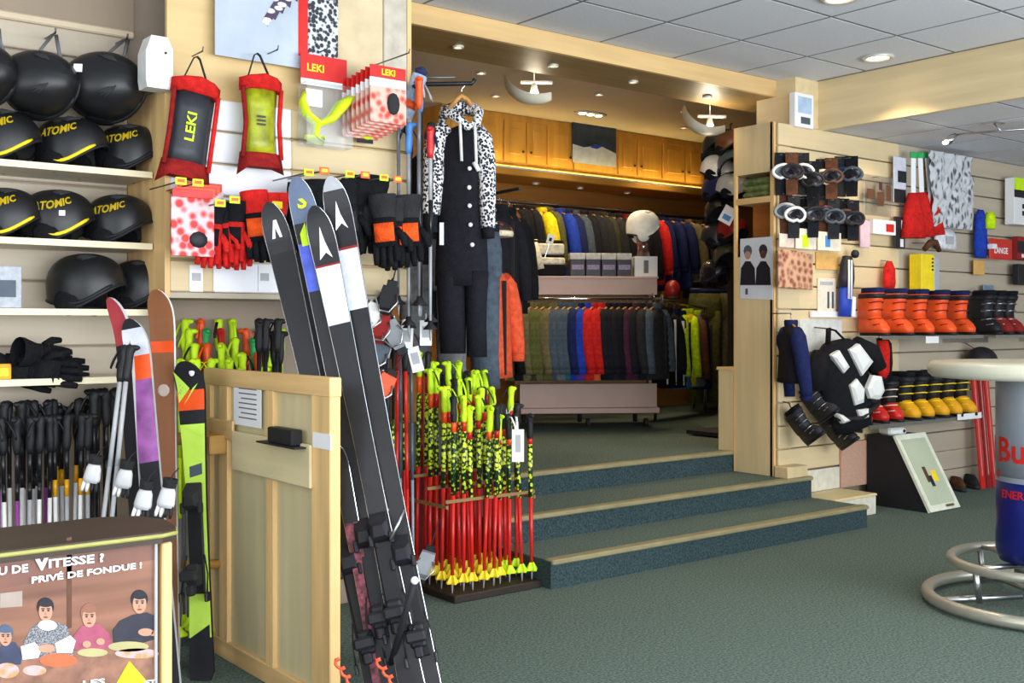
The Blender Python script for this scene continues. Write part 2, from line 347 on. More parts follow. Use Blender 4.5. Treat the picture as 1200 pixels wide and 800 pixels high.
def pole(kind, L, label, loc, lean=(0,0), rz=0, group=None, grip='black', up='black', mid='black', low='red', basket='neon', strap='coal'):
    key = (kind, L)
    mt = {'shaft_lower': P(low, .3), 'shaft_middle': P(mid, .3) if mid in PAL else MATS[mid], 'shaft_upper': P(up, .3) if up in PAL else MATS[up], 'grip': P(grip, .5), 'basket': P(basket, .5), 'strap': P(strap, .8)}
    rot = (lean[0], lean[1], rz)
    if key not in POLES:
        p = POLES[key] = pole_proto(L, kind); p['label'] = label; p.location = loc; p.rotation_euler = rot
        if group: p['group'] = group
        setmat(p, mt); return p
    return dup(POLES[key], label, loc, rot, group, mt)
CHECK_Y = two('neon_check', 'd8e83c', '14301e', 95, .5, .05, .35, stretch=(.5,.5,.6))
CHECK_G = two('green_check', 'c2d83c', '12301c', 95, .42, .05, .35, stretch=(.5,.5,.6))

# ================================================================ left wall: slats, shelves, helmets
wl = bpy.data.objects['wall_left']
z = .95
sl = None
while z < 2.55:
    if sl is None: sl = MB().bx(-.9, 1.5, -.018, 0, 0, .118, .004).build('slat', BEIGE_G, wl); o = sl
    else: o = sl.copy(); C.objects.link(o); o.parent = wl
    o.location = (0, YW-.001, z); z += .125
mz = AY(0, 12, YW-.03).z
o = MB().bx(-.9, 1.52, YW-.045, YW-.02, mz-.03, mz, .006); struct(o, 'trim_6', wood('pale_moulding', 'c9b79c', 'x', .1))
o = MB().bx(-.9, 1.52, YW-.03, YW-.02, mz, ZC-.02); struct(o, 'trim_7', mat('taupe_panel', '8f7f6c', .7, 0, .05, 4))
SHELF_Z = [AY(0, y, 4.11).z for y in (186, 277, 361, 445)]
SHW = wood('shelf_board', 'd6cbb4', 'x', .07)
for z, lb in zip(SHELF_Z, ('pale wooden wall shelf under the top row of standing helmets', 'pale wooden wall shelf under the second row of black helmets', 'pale wooden wall shelf under two plain black helmets', 'pale wooden wall shelf with black gloves above the dark ski poles')):
    t = thing('wall_shelf', lb, 'shelf', (0, 0, z))
    MB().bx(-.9, 1.494, 4.112, YW-.02, -.022, 0, .002).build('board', SHW, t); MB().bx(-.9, 1.494, 4.106, 4.112, -.024, 0, .001).build('front_edge', wood('shelf_edge', 'e6dab8', 'x', .06), t)

def helmet_proto():
    t = thing('ski_helmet', 'helmet', 'helmet', (0,0,-50))
    A, B_, Hh = .138, .112, .20
    def edge(ph): # height of the rim: brow high, ears low
        c = cos(ph); return .085*max(0, c)**1.5+.028*max(0, -c)**1.2+.004
    def sh(u, v, k=1.0):
        ph = 2*pi*u; e = edge(ph); th = v; z0 = .085
        # v 0 rim .. 1 crown
        zz = e+(Hh-e)*sin(v*pi/2)**1.05; q = (zz-z0)/(Hh-z0) if zz > z0 else (z0-zz)/(z0+.09)
        r = max(0, 1-abs(q)**2.3)**(1/2.3)
        x = A*r*cos(ph)*(1.04 if cos(ph) < 0 else 1); y = B_*r*sin(ph)
        return (x*k, y*k, zz*k)
    b = MB(); b.grid(lambda u, v: sh(u, v), 32, 12); b.build('shell', mat('black_helmet_shell', '17181b', .38, 0, .1, 20), t)
    lin = MB(); lin.grid(lambda u, v: tuple(c*.93 for c in sh(1-u, v)), 24, 6); lin.build('liner', P('coal', .9), t)
    tr = MB(); tr.tube([sh(i/32, 0) for i in range(33)], .006, 6, cap=False); tr.build('rim', P('black', .6), t)
    for s in (-1, 1):
        e = MB(); e.ell((-.02, s*.098, .025), (.055, .016, .05), 12, 8); e.build('ear_pad', CL('black'), t)
    for s in (-1, 1):
        for k in range(3):
            v = MB(); p = Vector(sh(.12*s+.02*k*s, .72+.02*k)); q = Vector(sh(.22*s+.02*k*s, .66+.03*k)); v.tube([p*1.005, (p+q)/2*1.02, q*1.005], [.003,.007,.003], 6); v.build('vent', P('coal', .9), t)
    st_ = MB()
    pts = [(-.02, -.098, .012), (.0, -.08, .006), (.02, 0, .006), (0, .08, .006), (-.02, .098, .012)]
    st_.tube(pts, .008, 6, flat=.25); st_.build('chin_strap', P('coal', .8), t)
    yb = MB(); yb.tube([sh((i+.5)/32*.25-.32, .04+.03*abs(i-16)/16) for i in range(0, 33, 3)], [.004]+[.007]*9+[.004], 6); yb.build('trim_stripe', P('yellow', .5), t)
    return t, sh
HP, HSH = helmet_proto()
def hl_text(par, side=-1):
    def fn(u, v, w):
        ph = -.25*2*pi*(1)+ (u*1.0)/.13; x, y, z = HSH(ph/(2*pi), min(.98, max(.02, .46+v*5.2+u*.8))); return (x*1.012, y*1.012, z*1.006)
    return lettering('ATOMIC', .036, P('yellow', .5), par, fn, bold=.0012)
hl_text(HP)
_first = [True]
def helmet(label, loc, rz, group, stripe='yellow', text=True, tilt=(0,0), sc=1.0):
    if _first[0]:
        _first[0] = False; t = HP; t['label'] = label; t.location = loc; t.rotation_euler = (tilt[0], tilt[1], rz); t['group'] = group; t.scale = (sc,)*3; return t
    t = dup(HP, label, loc, (tilt[0], tilt[1], rz), group, {'trim_stripe': P(stripe, .5), 'lettering': P('yellow' if text else 'black', .5)}, sc)
    if not text:
        for c in list(t.children):
            if c.name.startswith('lettering'): bpy.data.objects.remove(c)
    return t
g1 = 'black helmets on the wall shelves'
zs = SHELF_Z
for (px, lb, rz, zi, st2, sc, yy) in (
    (2, 'black helmet with yellow brow trim at the outer end of the top helmet shelf', -.5, 0, 'yellow', 1.0, 4.25),
    (84, 'black helmet with yellow lettering in the middle of the top helmet shelf', -.75, 0, 'yellow', 1.0, 4.24),
    (153, 'black helmet with yellow lettering on the top helmet shelf against the wooden upright', -.7, 0, 'black', .98, 4.24),
    (6, 'black helmet with yellow rim at the outer end of the second helmet shelf', -.5, 1, 'yellow', .95, 4.25),
    (68, 'black helmet with yellow rim and small white tag on the second helmet shelf', -.45, 1, 'yellow', .98, 4.24),
    (140, 'black helmet with yellow lettering on the second shelf beside the small tucked one', -.75, 1, 'black', .96, 4.215),
    (172, 'small black helmet tucked behind the others against the wooden upright', -.6, 1, 'yellow', .70, 4.335)):
    p = AY(px, 300, yy); h = helmet(lb, (p.x, yy, zs[zi]+.001), rz, g1, st2, True, sc=sc*.98)
    if px == 68: MB().box((.035, -.1155, .1), (.022, .003, .02)).build('price_tag', PAPER, h)
for px, lb, sc, yy, rz in ((102, 'plain matt black helmet alone on the third shelf', 1.05, 4.24, -.75), (165, 'plain matt black helmet on the third shelf against the wooden upright', .98, 4.28, -.8)):
    p = AY(px, 300, yy); helmet(lb, (p.x, yy, zs[2]+.001), rz, 'plain helmets', 'black', False, sc=sc)
# helmets hung by their straps above the shelves, crown outwards
for (cx, cy, hx, hy, lb, sc) in ((-12, 88, -5, 35, 'black helmet hanging by its strap at the outer end of the row', .95), (58, 100, 62, 42, 'black helmet with white price tag hanging by its chin strap', 1.0), (134, 104, 146, 48, 'black helmet hanging by its chin strap next to the white alarm box', 1.08)):
    p = AY(cx, cy, 4.2); hk = AY(hx, hy, 4.30)
    t = helmet(lb, (p.x, 4.24, p.z-.02), 0, 'hanging helmets', 'black', False, (0, 0), sc)
    t.rotation_euler = (radians(78), 0, radians(-30)); 
    for c in list(t.children):
        if c.name.startswith('chin_strap'): bpy.data.objects.remove(c)
    inv = (Matrix.Translation(t.location) @ t.rotation_euler.to_matrix().to_4x4() @ Matrix.Diagonal((sc,sc,sc,1))).inverted()
    b = MB()
    for s in (-1, 1): b.tube([inv @ Vector((p.x+s*.07, 4.22, p.z+.05)), inv @ Vector((p.x+s*.035, 4.2, p.z+.12)), inv @ Vector((hk.x+s*.006, 4.28, hk.z))], .007, 6, flat=.4)
    b.build('chin_strap', P('grey', .7), t)
    if cx == 58: MB().box(inv @ Vector((p.x+.07, 4.095, p.z+.055)), (.03, .03, .004)).build('price_tag', PAPER, t)
    hkt = tag(MB().tube([(hk.x, YW-.02, hk.z+.01), (hk.x, 4.27, hk.z+.005), (hk.x, 4.262, hk.z+.02)], .004, 6).build('wall_hook', WIRE), 'wire wall hook holding '+('the tagged hanging helmet' if cx == 58 else 'the helmet next to the alarm box' if cx == 134 else 'the outermost hanging helmet'), 'hook')
# white alarm box on the upright
p = AY(180, 78, 3.99); t = thing('alarm_box', 'white plastic alarm box fixed above the wooden upright', 'alarm box', (p.x, 3.97, p.z-.09))
MB().prism([(-.045,.0),(.04,.0),(.05,.02),(.05,.15),(.03,.19),(-.03,.19),(-.05,.13),(-.05,.03)], -.04, .045).build('case', mat('alarm_white', 'd8dad8', .4), t)
MB().bx(-.032, .036, -.046, -.04, .03, .15, .003).build('cover', PAPER, t); MB().cyl((.02,-.047,.13), (.02,-.05,.13), .005, n=8).build('sensor', P('black'), t)
# grey box, yellow box, gloves on shelf four
p = AY(3, 360, 4.2); t = thing('product_box', 'grey printed cardboard box on the third shelf', 'box', (p.x, 4.2, zs[2])); MB().bx(-.06, .05, -.06, .08, 0, .15, .003).build('carton', mat('grey_print', 'a8acb4', .5, 0, .15, 60), t); MB().bx(-.04, .03, -.062, -.06, .04, .1).build('print_patch', P('slate'), t)
p = AY(2, 440, 4.17); t = thing('product_box', 'small yellow carton beside the black gloves', 'box', (p.x, 4.17, zs[3])); MB().bx(-.05, .025, -.03, .05, 0, .055, .002).build('carton', P('amber'), t); MB().bx(-.04, .015, -.032, -.03, .012, .04).build('print_patch', P('yellow'), t)
def glove(name, label, loc, rot, sc=1, group=None, hand='black', back='black', cuff='black', cat='glove'):
    t = thing(name, label, cat, loc, rot, group, sc)
    b = MB(); b.loft([[(x*w, y*d, z) for x, y in [(cos(2*pi*i/10), sin(2*pi*i/10)) for i in range(10)]] for z, w, d in ((0,.042,.026),(-.03,.045,.027),(-.07,.05,.024),(-.105,.049,.02))])
    for i, (x, l) in enumerate(((-.036,.062),(-.013,.075),(.012,.072),(.035,.056))): b.tube([(x, 0, -.095), (x*1.05, -.004, -.105-l*.5), (x*1.08, -.012, -.105-l)], [.0135,.0135,.010], 8)
    b.tube([(.04,0,-.045),(.064,-.006,-.075),(.07,-.01,-.11)], [.016,.015,.011], 8); b.build('hand', CL(hand), t)
    MB().loft([[(x*w, y*d, z) for x, y in [(cos(2*pi*i/12), sin(2*pi*i/12)) for i in range(12)]] for z, w, d in ((.085,.052,.034),(.06,.053,.034),(.0,.043,.028))], False, False).build('cuff', CL(cuff), t)
    MB().loft([[(x, -.0235-.004*(1-abs(x)/.05), z) for x in (-.036,-.012,.012,.036)]+[(x, -.02, z) for x in (.036,.012,-.012,-.036)] for z in (-.02,-.05,-.088)]).build('back_panel', CL(back), t)
    return t
for i, (px, py, rz, ry) in enumerate(((12, 425, .3, 1.3), (32, 428, -.4, 1.45), (46, 430, .1, 1.5), (38, 412, .6, 1.4))):
    p = AY(px, py, 4.19); glove('glove', ('black glove lying flat at the outer end of the glove pile', 'black glove in the middle of the pile on the lowest shelf', 'black glove with fingers pointing along the lowest shelf', 'black glove on top of the pile on the lowest shelf')[i], (p.x, 4.19-.03*(i%2), zs[3]+(.03 if i < 3 else .085)), (0, -ry, rz), 1.0, 'gloves piled on the lowest shelf')

# ---------------------------------------------------------------- dark poles bunched under the lowest shelf
g = 'dark ski poles bunched under the lowest shelf'
random.seed(3)
for i in range(36):
    cl = 0 if i < 16 else 1 if i < 28 else 2; j = i-(0, 16, 28)[cl]
    px = (-2+j*3.9) if cl == 0 else (60+j*3.9) if cl == 1 else (104+j*4.4); Yp = 4.13+.085*(i % 3)
    L = (.95, 1.0, .97)[i % 3] if cl < 2 else 1.03
    p = AY(px, 600, Yp)
    low = ('white', 'lgrey', 'violet', 'white')[i % 4] if cl == 0 else ('white', 'lgrey')[i % 2] if cl == 1 else 'black'
    pole('high', L, ('black gripped ski pole with pale shaft in the bunch under the glove pile', 'black gripped ski pole with yellow band in the bunch beside the tall black one', 'all black ski pole in the tall dark bunch next to the silver poles')[cl], (p.x, Yp, .0), (random.uniform(-.02,.02), random.uniform(-.02,.02)), random.uniform(0, 6), g+(' (pale shafts)', ' (yellow bands)', ' (all black)')[cl], 'black', 'black', 'amber' if cl == 1 else 'black', low, 'black', 'black')
# ================================================================ slat panel beside the shelves
sp = thing('slatwall_panel', 'wooden slatwall panel with white and beige slats behind the red protectors', 'display panel', (1.52, YP, 0))
ZP0, ZP1 = 1.40, 2.16; PX = 1.05
MB().bx(0, PX, .03, .05, ZP0, ZC).build('back_board', wood('panel_board', 'cdb07c', 'x', .08), sp)
MB().bx(-.02, .0, -.002, .40, ZP0-.02, ZP1).build('side_panel', PINE_Z, sp)
MB().bx(PX, PX+.02, -.002, .40, ZP0-.02, ZC).build('side_panel', PINE_Z, sp)
MB().bx(0, PX, .0, .4, ZP0-.02, ZP0).build('bottom_board', wood('grey_under', 'a49a88', 'x', .06), sp)
xw = AY(342, 150, YP).x-1.52; xb0 = AY(250, 300, YP).x-1.52; xb1 = AY(345, 300, YP).x-1.52
n = int((ZP1-ZP0)/.125)
for k in range(n):
    z = ZP0+.004+k*.125
    parts = [(0, xw, WHITE_S), (xw+.001, PX, BEIGE)] if z > 1.72 else [(0, xb0, BEIGE), (xb0+.001, xb1, WHITE_S), (xb1+.001, PX, BEIGE)]
    for a, b, m in parts: MB().bx(a, b, 0, .028, z, z+.116, .004).build('slat', m, sp)
for px0, px1, m in ((395, 449, 'cbb894'), (450, 477, 'b8b0a0')):
    a, b = AY(px0, 50, YP).x-1.52, AY(px1, 50, YP).x-1.52; MB().bx(a, b, 0, .03, ZP1+.002, ZC, .003).build('upper_board', mat('upper_board_'+m, m, .7, 0, .1 if m == 'cbb894' else .22, 12), sp)
# glove photo poster above the panel
a, b = AY(252, 60, 3.985), AY(396, 20, 3.985); zt = AY(252, 64, 3.985).z
t = thing('poster', 'pale photo poster of a striped racing glove above the slat panel', 'poster', (a.x, 3.985, zt)); wP = b.x-a.x
MB().bx(0, wP, 0, .004, 0, .42).build('sheet', mat('ice_print', 'a9b3c0', .5, 0, .12, 5), t)
MB().bx(wP*.73, wP, -.001, 0, -.0, .42).build('print_patch', two('snow_print', '20232b', 'c8ccd4', 60, .55, .1), t)
MB().bx(wP*.66, wP*.74, -.002, 0, .05, .42).build('print_patch', P('red'), t)
gp = MB()
for i in range(5): gp.prism([(wP*(.36+.06*i), .16+.03*i), (wP*(.41+.06*i), .145+.03*i), (wP*(.6+.02*i), .30+.03*i), (wP*(.55+.02*i), .33+.03*i)], -.003-.0003*i, -.001)
gp.build('printed_glove', two('glove_stripes', 'e8e8ee', '42304a', 26, .5, .1, stretch=(1,1,2)), t)

def hook(p, L, label, group): # straight display hook out of the slats
    return tag(MB().tube([(p[0], YP, p[2]), (p[0], YP-L, p[2]), (p[0], YP-L-.008, p[2]+.015)], .003, 6).build('display_hook', WIRE), label, 'hook', group)
# back protectors with red flaps
def protector(label, cx, cy0, w_, h_, tilt, bodym, txt, textm, pinch):
    p = AY(cx, cy0, 3.93); t = thing('back_protector', label, 'protector', p, (0, tilt, 0))
    k = 1.0
    MB().loft([[(x*w_/2*(1-pinch*sin(pi*z)), y, -z*h_) for x, y in ((-1,0),(-.6,-.03),(0,-.042),(.6,-.03),(1,0),(.6,.02),(0,.025),(-.6,.02))] for z in (.12,.3,.5,.7,.88)]).build('shell', bodym, t)
    top = MB(); top.loft([[(x*w_*.56, y*1.1, -z*h_+(.012*cos(x*2.2))) for x, y in ((-1,-.01),(-.6,-.04),(0,-.05),(.6,-.04),(1,-.01),(.6,.02),(0,.025),(-.6,.02))] for z in (-.015,.03,.13)]); top.build('top_flap', CL('red'), t)
    bot = MB(); bot.loft([[(x*w_*(.54+.08*z2), y, -z*h_-((.035 if x < 0 else .022)*z2 if abs(x) > .7 else -.03*z2 if abs(x) < .3 else 0)) for x, y in ((-1,-.01),(-.6,-.04),(0,-.05),(.6,-.04),(1,-.01),(.6,.02),(0,.025),(-.6,.02))] for z, z2 in ((.84,0),(.93,.5),(1.0,1))]); bot.build('bottom_flap', CL('dred'), t)
    for s in (-1, 1): MB().tube([(s*w_*.5, -.025, -.1*h_), (s*w_*(.51-.5*pinch), -.03, -.5*h_), (s*w_*.5, -.025, -.9*h_)], .009, 6).build('side_binding', CL('dred' if s < 0 else 'red'), t)
    st_ = MB(); st_.tube([(-.05, 0, 0), (-.012, .02, .1), (0, .02, .108), (.012, .02, .1), (.05, 0, 0)], .008, 6, flat=.3); st_.build('hanging_strap', P('coal', .8), t)
    lettering(txt, .055, textm, t, lambda u, v, w: (-v*.9-.01, -.0445-w, u*.9-h_*.48), sx=1.2, bold=.001)
    return t
s4 = 4.3/1280
protector('red edged black back protector with green upright lettering', 229, 98, .17, .36, radians(8), mat('protector_black', '2a2d33', .45, 0, .2, 30), 'LEKI', P('neon'), .04)
protector('red edged back protector with clear olive yellow shell', 304, 94, .16, .34, radians(0), mat('protector_olive', '9aa01c', .3, 0, .45, 16), 'III', P('moss'), .16)
for cx, cy, lb in ((225, 66, 'hook above the black protector'), (312, 64, 'hook above the olive protector')): hook(AY(cx, cy, YP), .1, 'wire '+lb, 'protector hooks')
# neon guard in a clear bag with a red header card
p = AY(380, 66, 3.95); t = thing('packaged_guard', 'neon yellow face guard in clear bag with red header card', 'packaged goods', p)
MB().bx(-.105, .105, 0, .006, -.10, 0, .001).build('header_card', P('red', .4), t); MB().bx(-.105, .105, -.001, .0, -.125, -.1).build('white_band', PAPER, t)
lettering('LEKI', .042, P('yellow'), t, lambda u, v, w: (u-.04, -.002-w, v-.055), bold=.001)
MB().bx(-.105, .105, -.05, .02, -.37, -.12).build('clear_bag', clear('bag_film', (.88,.89,.91), .16, .35), t)
MB().bx(-.085, -.01, -.004, 0, -.21, -.14).build('paper_insert', PAPER, t)
NEON = mat('neon_moulded', 'd4f01a', .45, 0, .08, 14)
b = MB(); b.tube([(-.10,-.02,-.16),(-.112,-.025,-.2),(-.095,-.03,-.25),(-.045,-.03,-.285),(.01,-.03,-.26),(.06,-.03,-.2),(.10,-.025,-.165)], [.014,.026,.032,.036,.046,.058,.04], 10, flat=.42); b.tube([(-.05,-.03,-.28),(-.06,-.03,-.33),(-.02,-.03,-.35),(-.10,-.025,-.34)], [.03,.035,.03,.012], 8, flat=.4); b.build('guard', NEON, t)
hook(AY(372, 62, YP), .08, 'wire hook holding the bagged neon guard', 'single goods hooks')
# fanned packs with red headers
PACKPRINT = two('pack_print', 'c8402e', 'd8b0a0', 30, .42, .2)
for i in range(7):
    p = AY(455-i*5.4, 78+i*3.2, 3.78+i*.028)
    t = thing('blister_pack', 'red headed glove pack fanned out on a hook' if i else 'red headed pack with yellow lettering facing out on its hook', 'packaged goods', p, group='fanned red packs')
    MB().bx(-.085, .085, 0, .004, -.05, 0, .001).build('header_card', P('red', .4), t); MB().bx(-.085, .085, -.0, .005, -.085, -.05).build('white_band', PAPER, t); MB().bx(-.085, .085, -.004, .006, -.23, -.085, .002).build('pack_body', PACKPRINT, t)
    if i == 0: lettering('LEKI', .035, P('yellow'), t, lambda u, v, w: (u, -.001-w, v-.026), bold=.001); MB().ell((.02,-.008,-.15), (.03,.014,.045), 10, 6).build('buckle', P('coal', .4), t)
hook(AY(440, 76, YP), .26, 'long wire hook carrying the fanned red packs', 'single goods hooks')
t = thing('packaged_strap', 'small neon yellow moulded strap hanging under the red packs', 'packaged goods', AY(430, 148, 3.95)); MB().ell((0,0,-.03), (.038,.02,.026), 12, 7).build('strap_pad', NEON, t); MB().bx(-.045, .03, .0, .006, -.07, -.012).build('backing_card', P('coal'), t)
# lower row: red packs, gloves on hooks with coloured ticket holders
def ticket(p, col, label): 
    t = thing('price_ticket', label, 'price ticket', p, group='coloured price tickets on the glove hooks'); MB().bx(-.02, .02, -.002, .002, -.013, .013, .001).build('card', P(col, .4), t); MB().bx(-.013, .013, -.004, -.002, -.005, .007).build('print_patch', P('orange' if col == 'neon' else 'yellow', .5), t)
    return t
for i in range(5):
    p = AY(226+i*3, 222-i*2, 3.80+.03*i); t = thing('blister_pack', 'red and white goods pack hanging beside the wooden upright', 'packaged goods', p, group='red and white packs by the upright')
    MB().bx(-.075, .075, 0, .004, -.03, 0, .001).build('header_card', P('orange' if i % 2 else 'red', .4), t); MB().bx(-.08, .08, -.003, .005, -.24, -.03, .002).build('pack_body', two('pack_print_red', 'c42a26', 'd8b8bc', 30, .5, .15), t); MB().ell((.02,-.004,-.18), (.035,.012,.03), 10, 5).build('contents', P('ink'), t)
gi = 0
def glove_row(px0, px1, py, n, Y, hand, back, cuff, lb, grp, sc=1.0, rzj=.25):
    for i in range(n):
        px = px0+(px1-px0)*i/max(1, n-1); p = AY(px, py+random.uniform(-3, 3), Y+.02*(i % 3)); glove('ski_glove', lb, p, (random.uniform(-.1,.15), random.uniform(-.12,.12), random.uniform(-rzj, rzj)-.5), sc, grp, hand, back, cuff)
random.seed(11)
glove_row(248, 292, 262, 6, 3.84, 'red', 'black', 'black', 'red and black ski glove in the row beside the red packs', 'red and black gloves on hooks', .92)
glove_row(300, 322, 252, 3, 3.80, 'black', 'orange', 'red', 'black ski glove with orange back panel in front of the white slats', 'black gloves with orange backs')
glove_row(352, 384, 240, 3, 3.86, 'black', 'coal', 'black', 'black ski glove hanging behind the leaning ski tips', 'black gloves behind the ski tips', 1.1)
glove_row(404, 436, 238, 4, 3.84, 'black', 'coal', 'black', 'black ski glove in the hanging row under the red packs', 'black gloves under the red packs', 1.2)
glove_row(450, 478, 258, 4, 3.74, 'black', 'orange', 'coal', 'black ski glove with orange knuckles beside the hanging poles', 'black gloves with orange knuckles', 1.1)
for px, py, c, w in ((212, 212, 'neon', 'the upright'), (232, 214, 'neon', 'the red and white packs'), (258, 238, 'neon', 'the red gloves'), (275, 234, 'neon', 'the red and black gloves'), (325, 240, 'yellow', 'the orange backed gloves'), (362, 202, 'neon', 'the gloves behind the skis'), (380, 200, 'orange', 'the black gloves'), (410, 204, 'neon', 'the hanging black gloves'), (428, 205, 'orange', 'the row under the red packs'), (450, 208, 'neon', 'the knuckled gloves'), (466, 210, 'orange', 'the hanging poles')):
    ticket(AY(px, py, 3.70), c, '%s price ticket on the hook of %s' % (c, w)); p = AY(px, py, 3.70)
    tag(MB().cyl((p.x, YP, p.z), (p.x, 3.703, p.z), .003, n=6).build('display_hook', WIRE), 'ticketed wire hook of '+w+' row', 'hook')
for px, lb in ((230, 'small white price label on the bottom slat near the upright'), (310, 'small white price label on the bottom white slat'), (418, 'small white price label on the beige bottom slat')):
    p = AY(px, 326, YP-.003); t = thing('price_label', lb, 'label', p); MB().bx(-.026, .026, -.001, .001, -.05, .05).build('card', PAPER, t); MB().bx(-.018, .018, -.002, -.001, -.01, .02).build('print_patch', P('lgrey'), t)

# ---------------------------------------------------------------- poles stored behind the wooden partition
random.seed(5)
PC = [('neon', 'neon'), ('neon', 'neon'), ('neon', 'orange'), ('neon', 'neon'), ('neon', 'black'), ('orange', 'red'), ('green', 'teal'), ('orange', 'purple'), ('neon', 'neon'), ('neon', 'green'), ('red', 'black'), ('neon', 'neon')]
for i in range(26):
    px = 211+i*4.7; Y = 4.215+.055*((i*7) % 4); gcol, ucol = PC[i % 12]; p = AY(px, 700, Y)
    L = (1.14, 1.2, 1.26, 1.3)[(i*7) % 4]+(.0 if i < 14 else -.04)
    pole('plain', L, '%s gripped junior ski pole with %s shaft behind the wooden partition' % (gcol, ucol), (p.x, Y, 0), (random.uniform(-.01,.01), random.uniform(-.01,.01)), random.uniform(0, 6), 'junior poles behind the partition', gcol, ucol, ucol, 'grey', gcol, 'black' if i % 3 == 0 else gcol)
for i in range(6):
    px = 304+i*5.0; Y = 3.98+.07*(i % 2); p = AY(px, 700, Y); pole('plain', (1.3, 1.25)[i % 2], 'tall black ski pole behind the partition next to the leaning skis', (p.x, Y, 0), (0, random.uniform(-.01,.01)), random.uniform(0,6), 'tall black poles behind the partition', 'black', 'black', 'black', 'coal', 'black', 'dred' if i == 2 else 'black')

# ---------------------------------------------------------------- wooden partition
XP = 1.74; yn, yf = AX(393, 500, XP).y, AX(245, 500, XP).y; hP = AX(393, 443, XP).z; LP = yf-yn
pt = thing('wooden_partition', 'light pine framed partition with recessed panels and ski pegs', 'partition', (XP, yn, 0))
def yl(px): return AX(px, 500, XP).y-yn
def zl(px, py): return AX(px, py, XP).z
for a, b in ((393, 371), (326, 317), (272, 262), (252, 245)): MB().bx(-.02, .02, yl(a), yl(b), 0, hP, .003).build('stile', PINE_Z, pt)
MB().bx(-.022, .022, -.003, LP, hP-.062, hP+.002, .003).build('top_rail', PINE_Y, pt)
MB().bx(-.0215, .0215, -.002, LP, .0, .07, .003).build('bottom_rail', PINE_Y, pt)
PLY = wood('ply_panel', 'cdbf94', 'z', .08)
for a, b in ((371, 326), (317, 272), (262, 252)): MB().bx(-.004, .004, yl(a), yl(b), .05, hP-.05).build('panel', PLY, pt)
MB().bx(-.032, -.0205, yl(373), yl(281), zl(325, 560)-.0, zl(325, 512), .003).build('cross_board', wood('pale_cross_board', 'd6c79c', 'y', .1), pt)
MB().bx(-.03, -.02, yl(281), yl(247), zl(262, 512), zl(262, 490), .003).build('cross_board', PINE_Y, pt)
blk = MB(); blk.bx(-.09, -.02, yl(272), yl(259), zl(266, 530), zl(266, 508), .004); blk.build('peg_block', wood('peg_wood', 'b48a48', 'x', .2), pt)
pg = MB(); pg.tube([(-.02, yl(256), zl(256, 512)), (-.18, yl(256)-.02, zl(256, 510)), (-.19, yl(256)-.02, zl(256, 510))], [.022,.024,.018], 12); pg.build('peg', wood('peg_wood', 'b48a48'), pt)
pg = MB(); pg.tube([(-.02, yl(262), zl(262, 660)), (-.16, yl(262), zl(262, 655))], .017, 10); pg.build('peg', wood('peg_wood', 'b48a48'), pt)
MB().bx(-.024, -.021, yl(395), yl(374), zl(384, 525), zl(384, 507)).build('tape_label', PAPER, pt)
t = thing('paper_notice', 'white typed paper notice pinned to the partition', 'notice', (XP-.01, yn+yl(295), zl(295, 472)))
MB().bx(-.008, -.005, yl(311)-yl(295), yl(279)-yl(295), -.085, .085).build('sheet', PAPER, t)
for i in range(7): MB().bx(-.0085, -.008, yl(306)-yl(295), yl(285)-yl(295)-(.02 if i % 3 == 2 else 0), .05-.018*i, .055-.018*i).build('text_line', P('grey'), t)
t = thing('black_holder', 'small black plastic box on a ledge of the partition', 'box', (XP-.035, yn+yl(347), zl(347, 521)))
MB().bx(-.03, .012, yl(362)-yl(347), yl(333)-yl(347), .006, .06, .004).build('case', P('black', .5), t); MB().bx(-.04, .014, yl(369)-yl(347), yl(323)-yl(347), 0, .006).build('ledge', P('ink', .5), t)

# ---------------------------------------------------------------- skis by the partition
def place(p0, p1, face):     # rotation that sends local z to p1-p0 and local -y towards face
    zv = (p1-p0).normalized(); f = Vector(face); yv = -(f-zv*f.dot(zv)).normalized(); xv = yv.cross(zv); m = Matrix((xv, yv, zv)).transposed(); return m.to_euler(), (p1-p0).length
CAMF = (-FX, -FY, 0)
LIME = mat('lime_topsheet', 'c6ec5a', .4, 0, .1, 9)
p0 = AZ(236, 797, 0); p1 = p0+Vector((0,0,0)); d0 = p0.x*FX+p0.y*FY; p1 = AD(222, 424, d0+.12)
e, L = place(p0, p1, (-.75, -.65, 0))
t, on = ski('junior_ski', 'lime green junior ski with black and orange tip and bindings', 'ski', L, (.096, .076, .112), [(0, P('ink', .4)), (.07, P('ink', .4)), (.13, LIME), (.74, LIME), (.8, P('ink', .4)), (.845, P('orange', .4)), (.91, P('ink', .4))], p0, e)
binding(t, L*.44, P('coal', .35), .006, 1.0)
for tri, m in (([(-.05,.97),(.0,.915),(-.048,.87)], LIME), ([(-.046,.945),(-.012,.917),(-.046,.893)], P('ink')), ([(.012,.915),(.036,.93),(-.03,.862)], LIME), ([(-.042,.80),(.038,.755),(.038,.80)], LIME), ([(-.038,.13),(.038,.13),(.038,.17)], P('ink'))):
    N_ = 7; vv = []; ff = []; ix = {}
    for i in range(N_+1):
        for j in range(N_+1-i): ix[i, j] = len(vv); k = N_-i-j; vv.append(on(*[(tri[0][c]*k+tri[1][c]*i+tri[2][c]*j)/N_ for c in (0, 1)], .0025))
    for i in range(N_):
        for j in range(N_-i):
            ff.append((ix[i, j], ix[i+1, j], ix[i, j+1]))
            if i+j < N_-1: ff.append((ix[i+1, j], ix[i+1, j+1], ix[i, j+1]))
    MB().add(vv, ff).build('logo_mark', m, t)
MB().ell(on(.02, .965, 0), (.012,.003,.016), 10, 5).build('logo_mark', PAPER, t)
MB().add([on(u, s) for u, s in ((-.02,.63),(.03,.64),(.03,.675),(-.02,.665))], [(0,1,2,3)]).build('logo_mark', P('slate'), t)
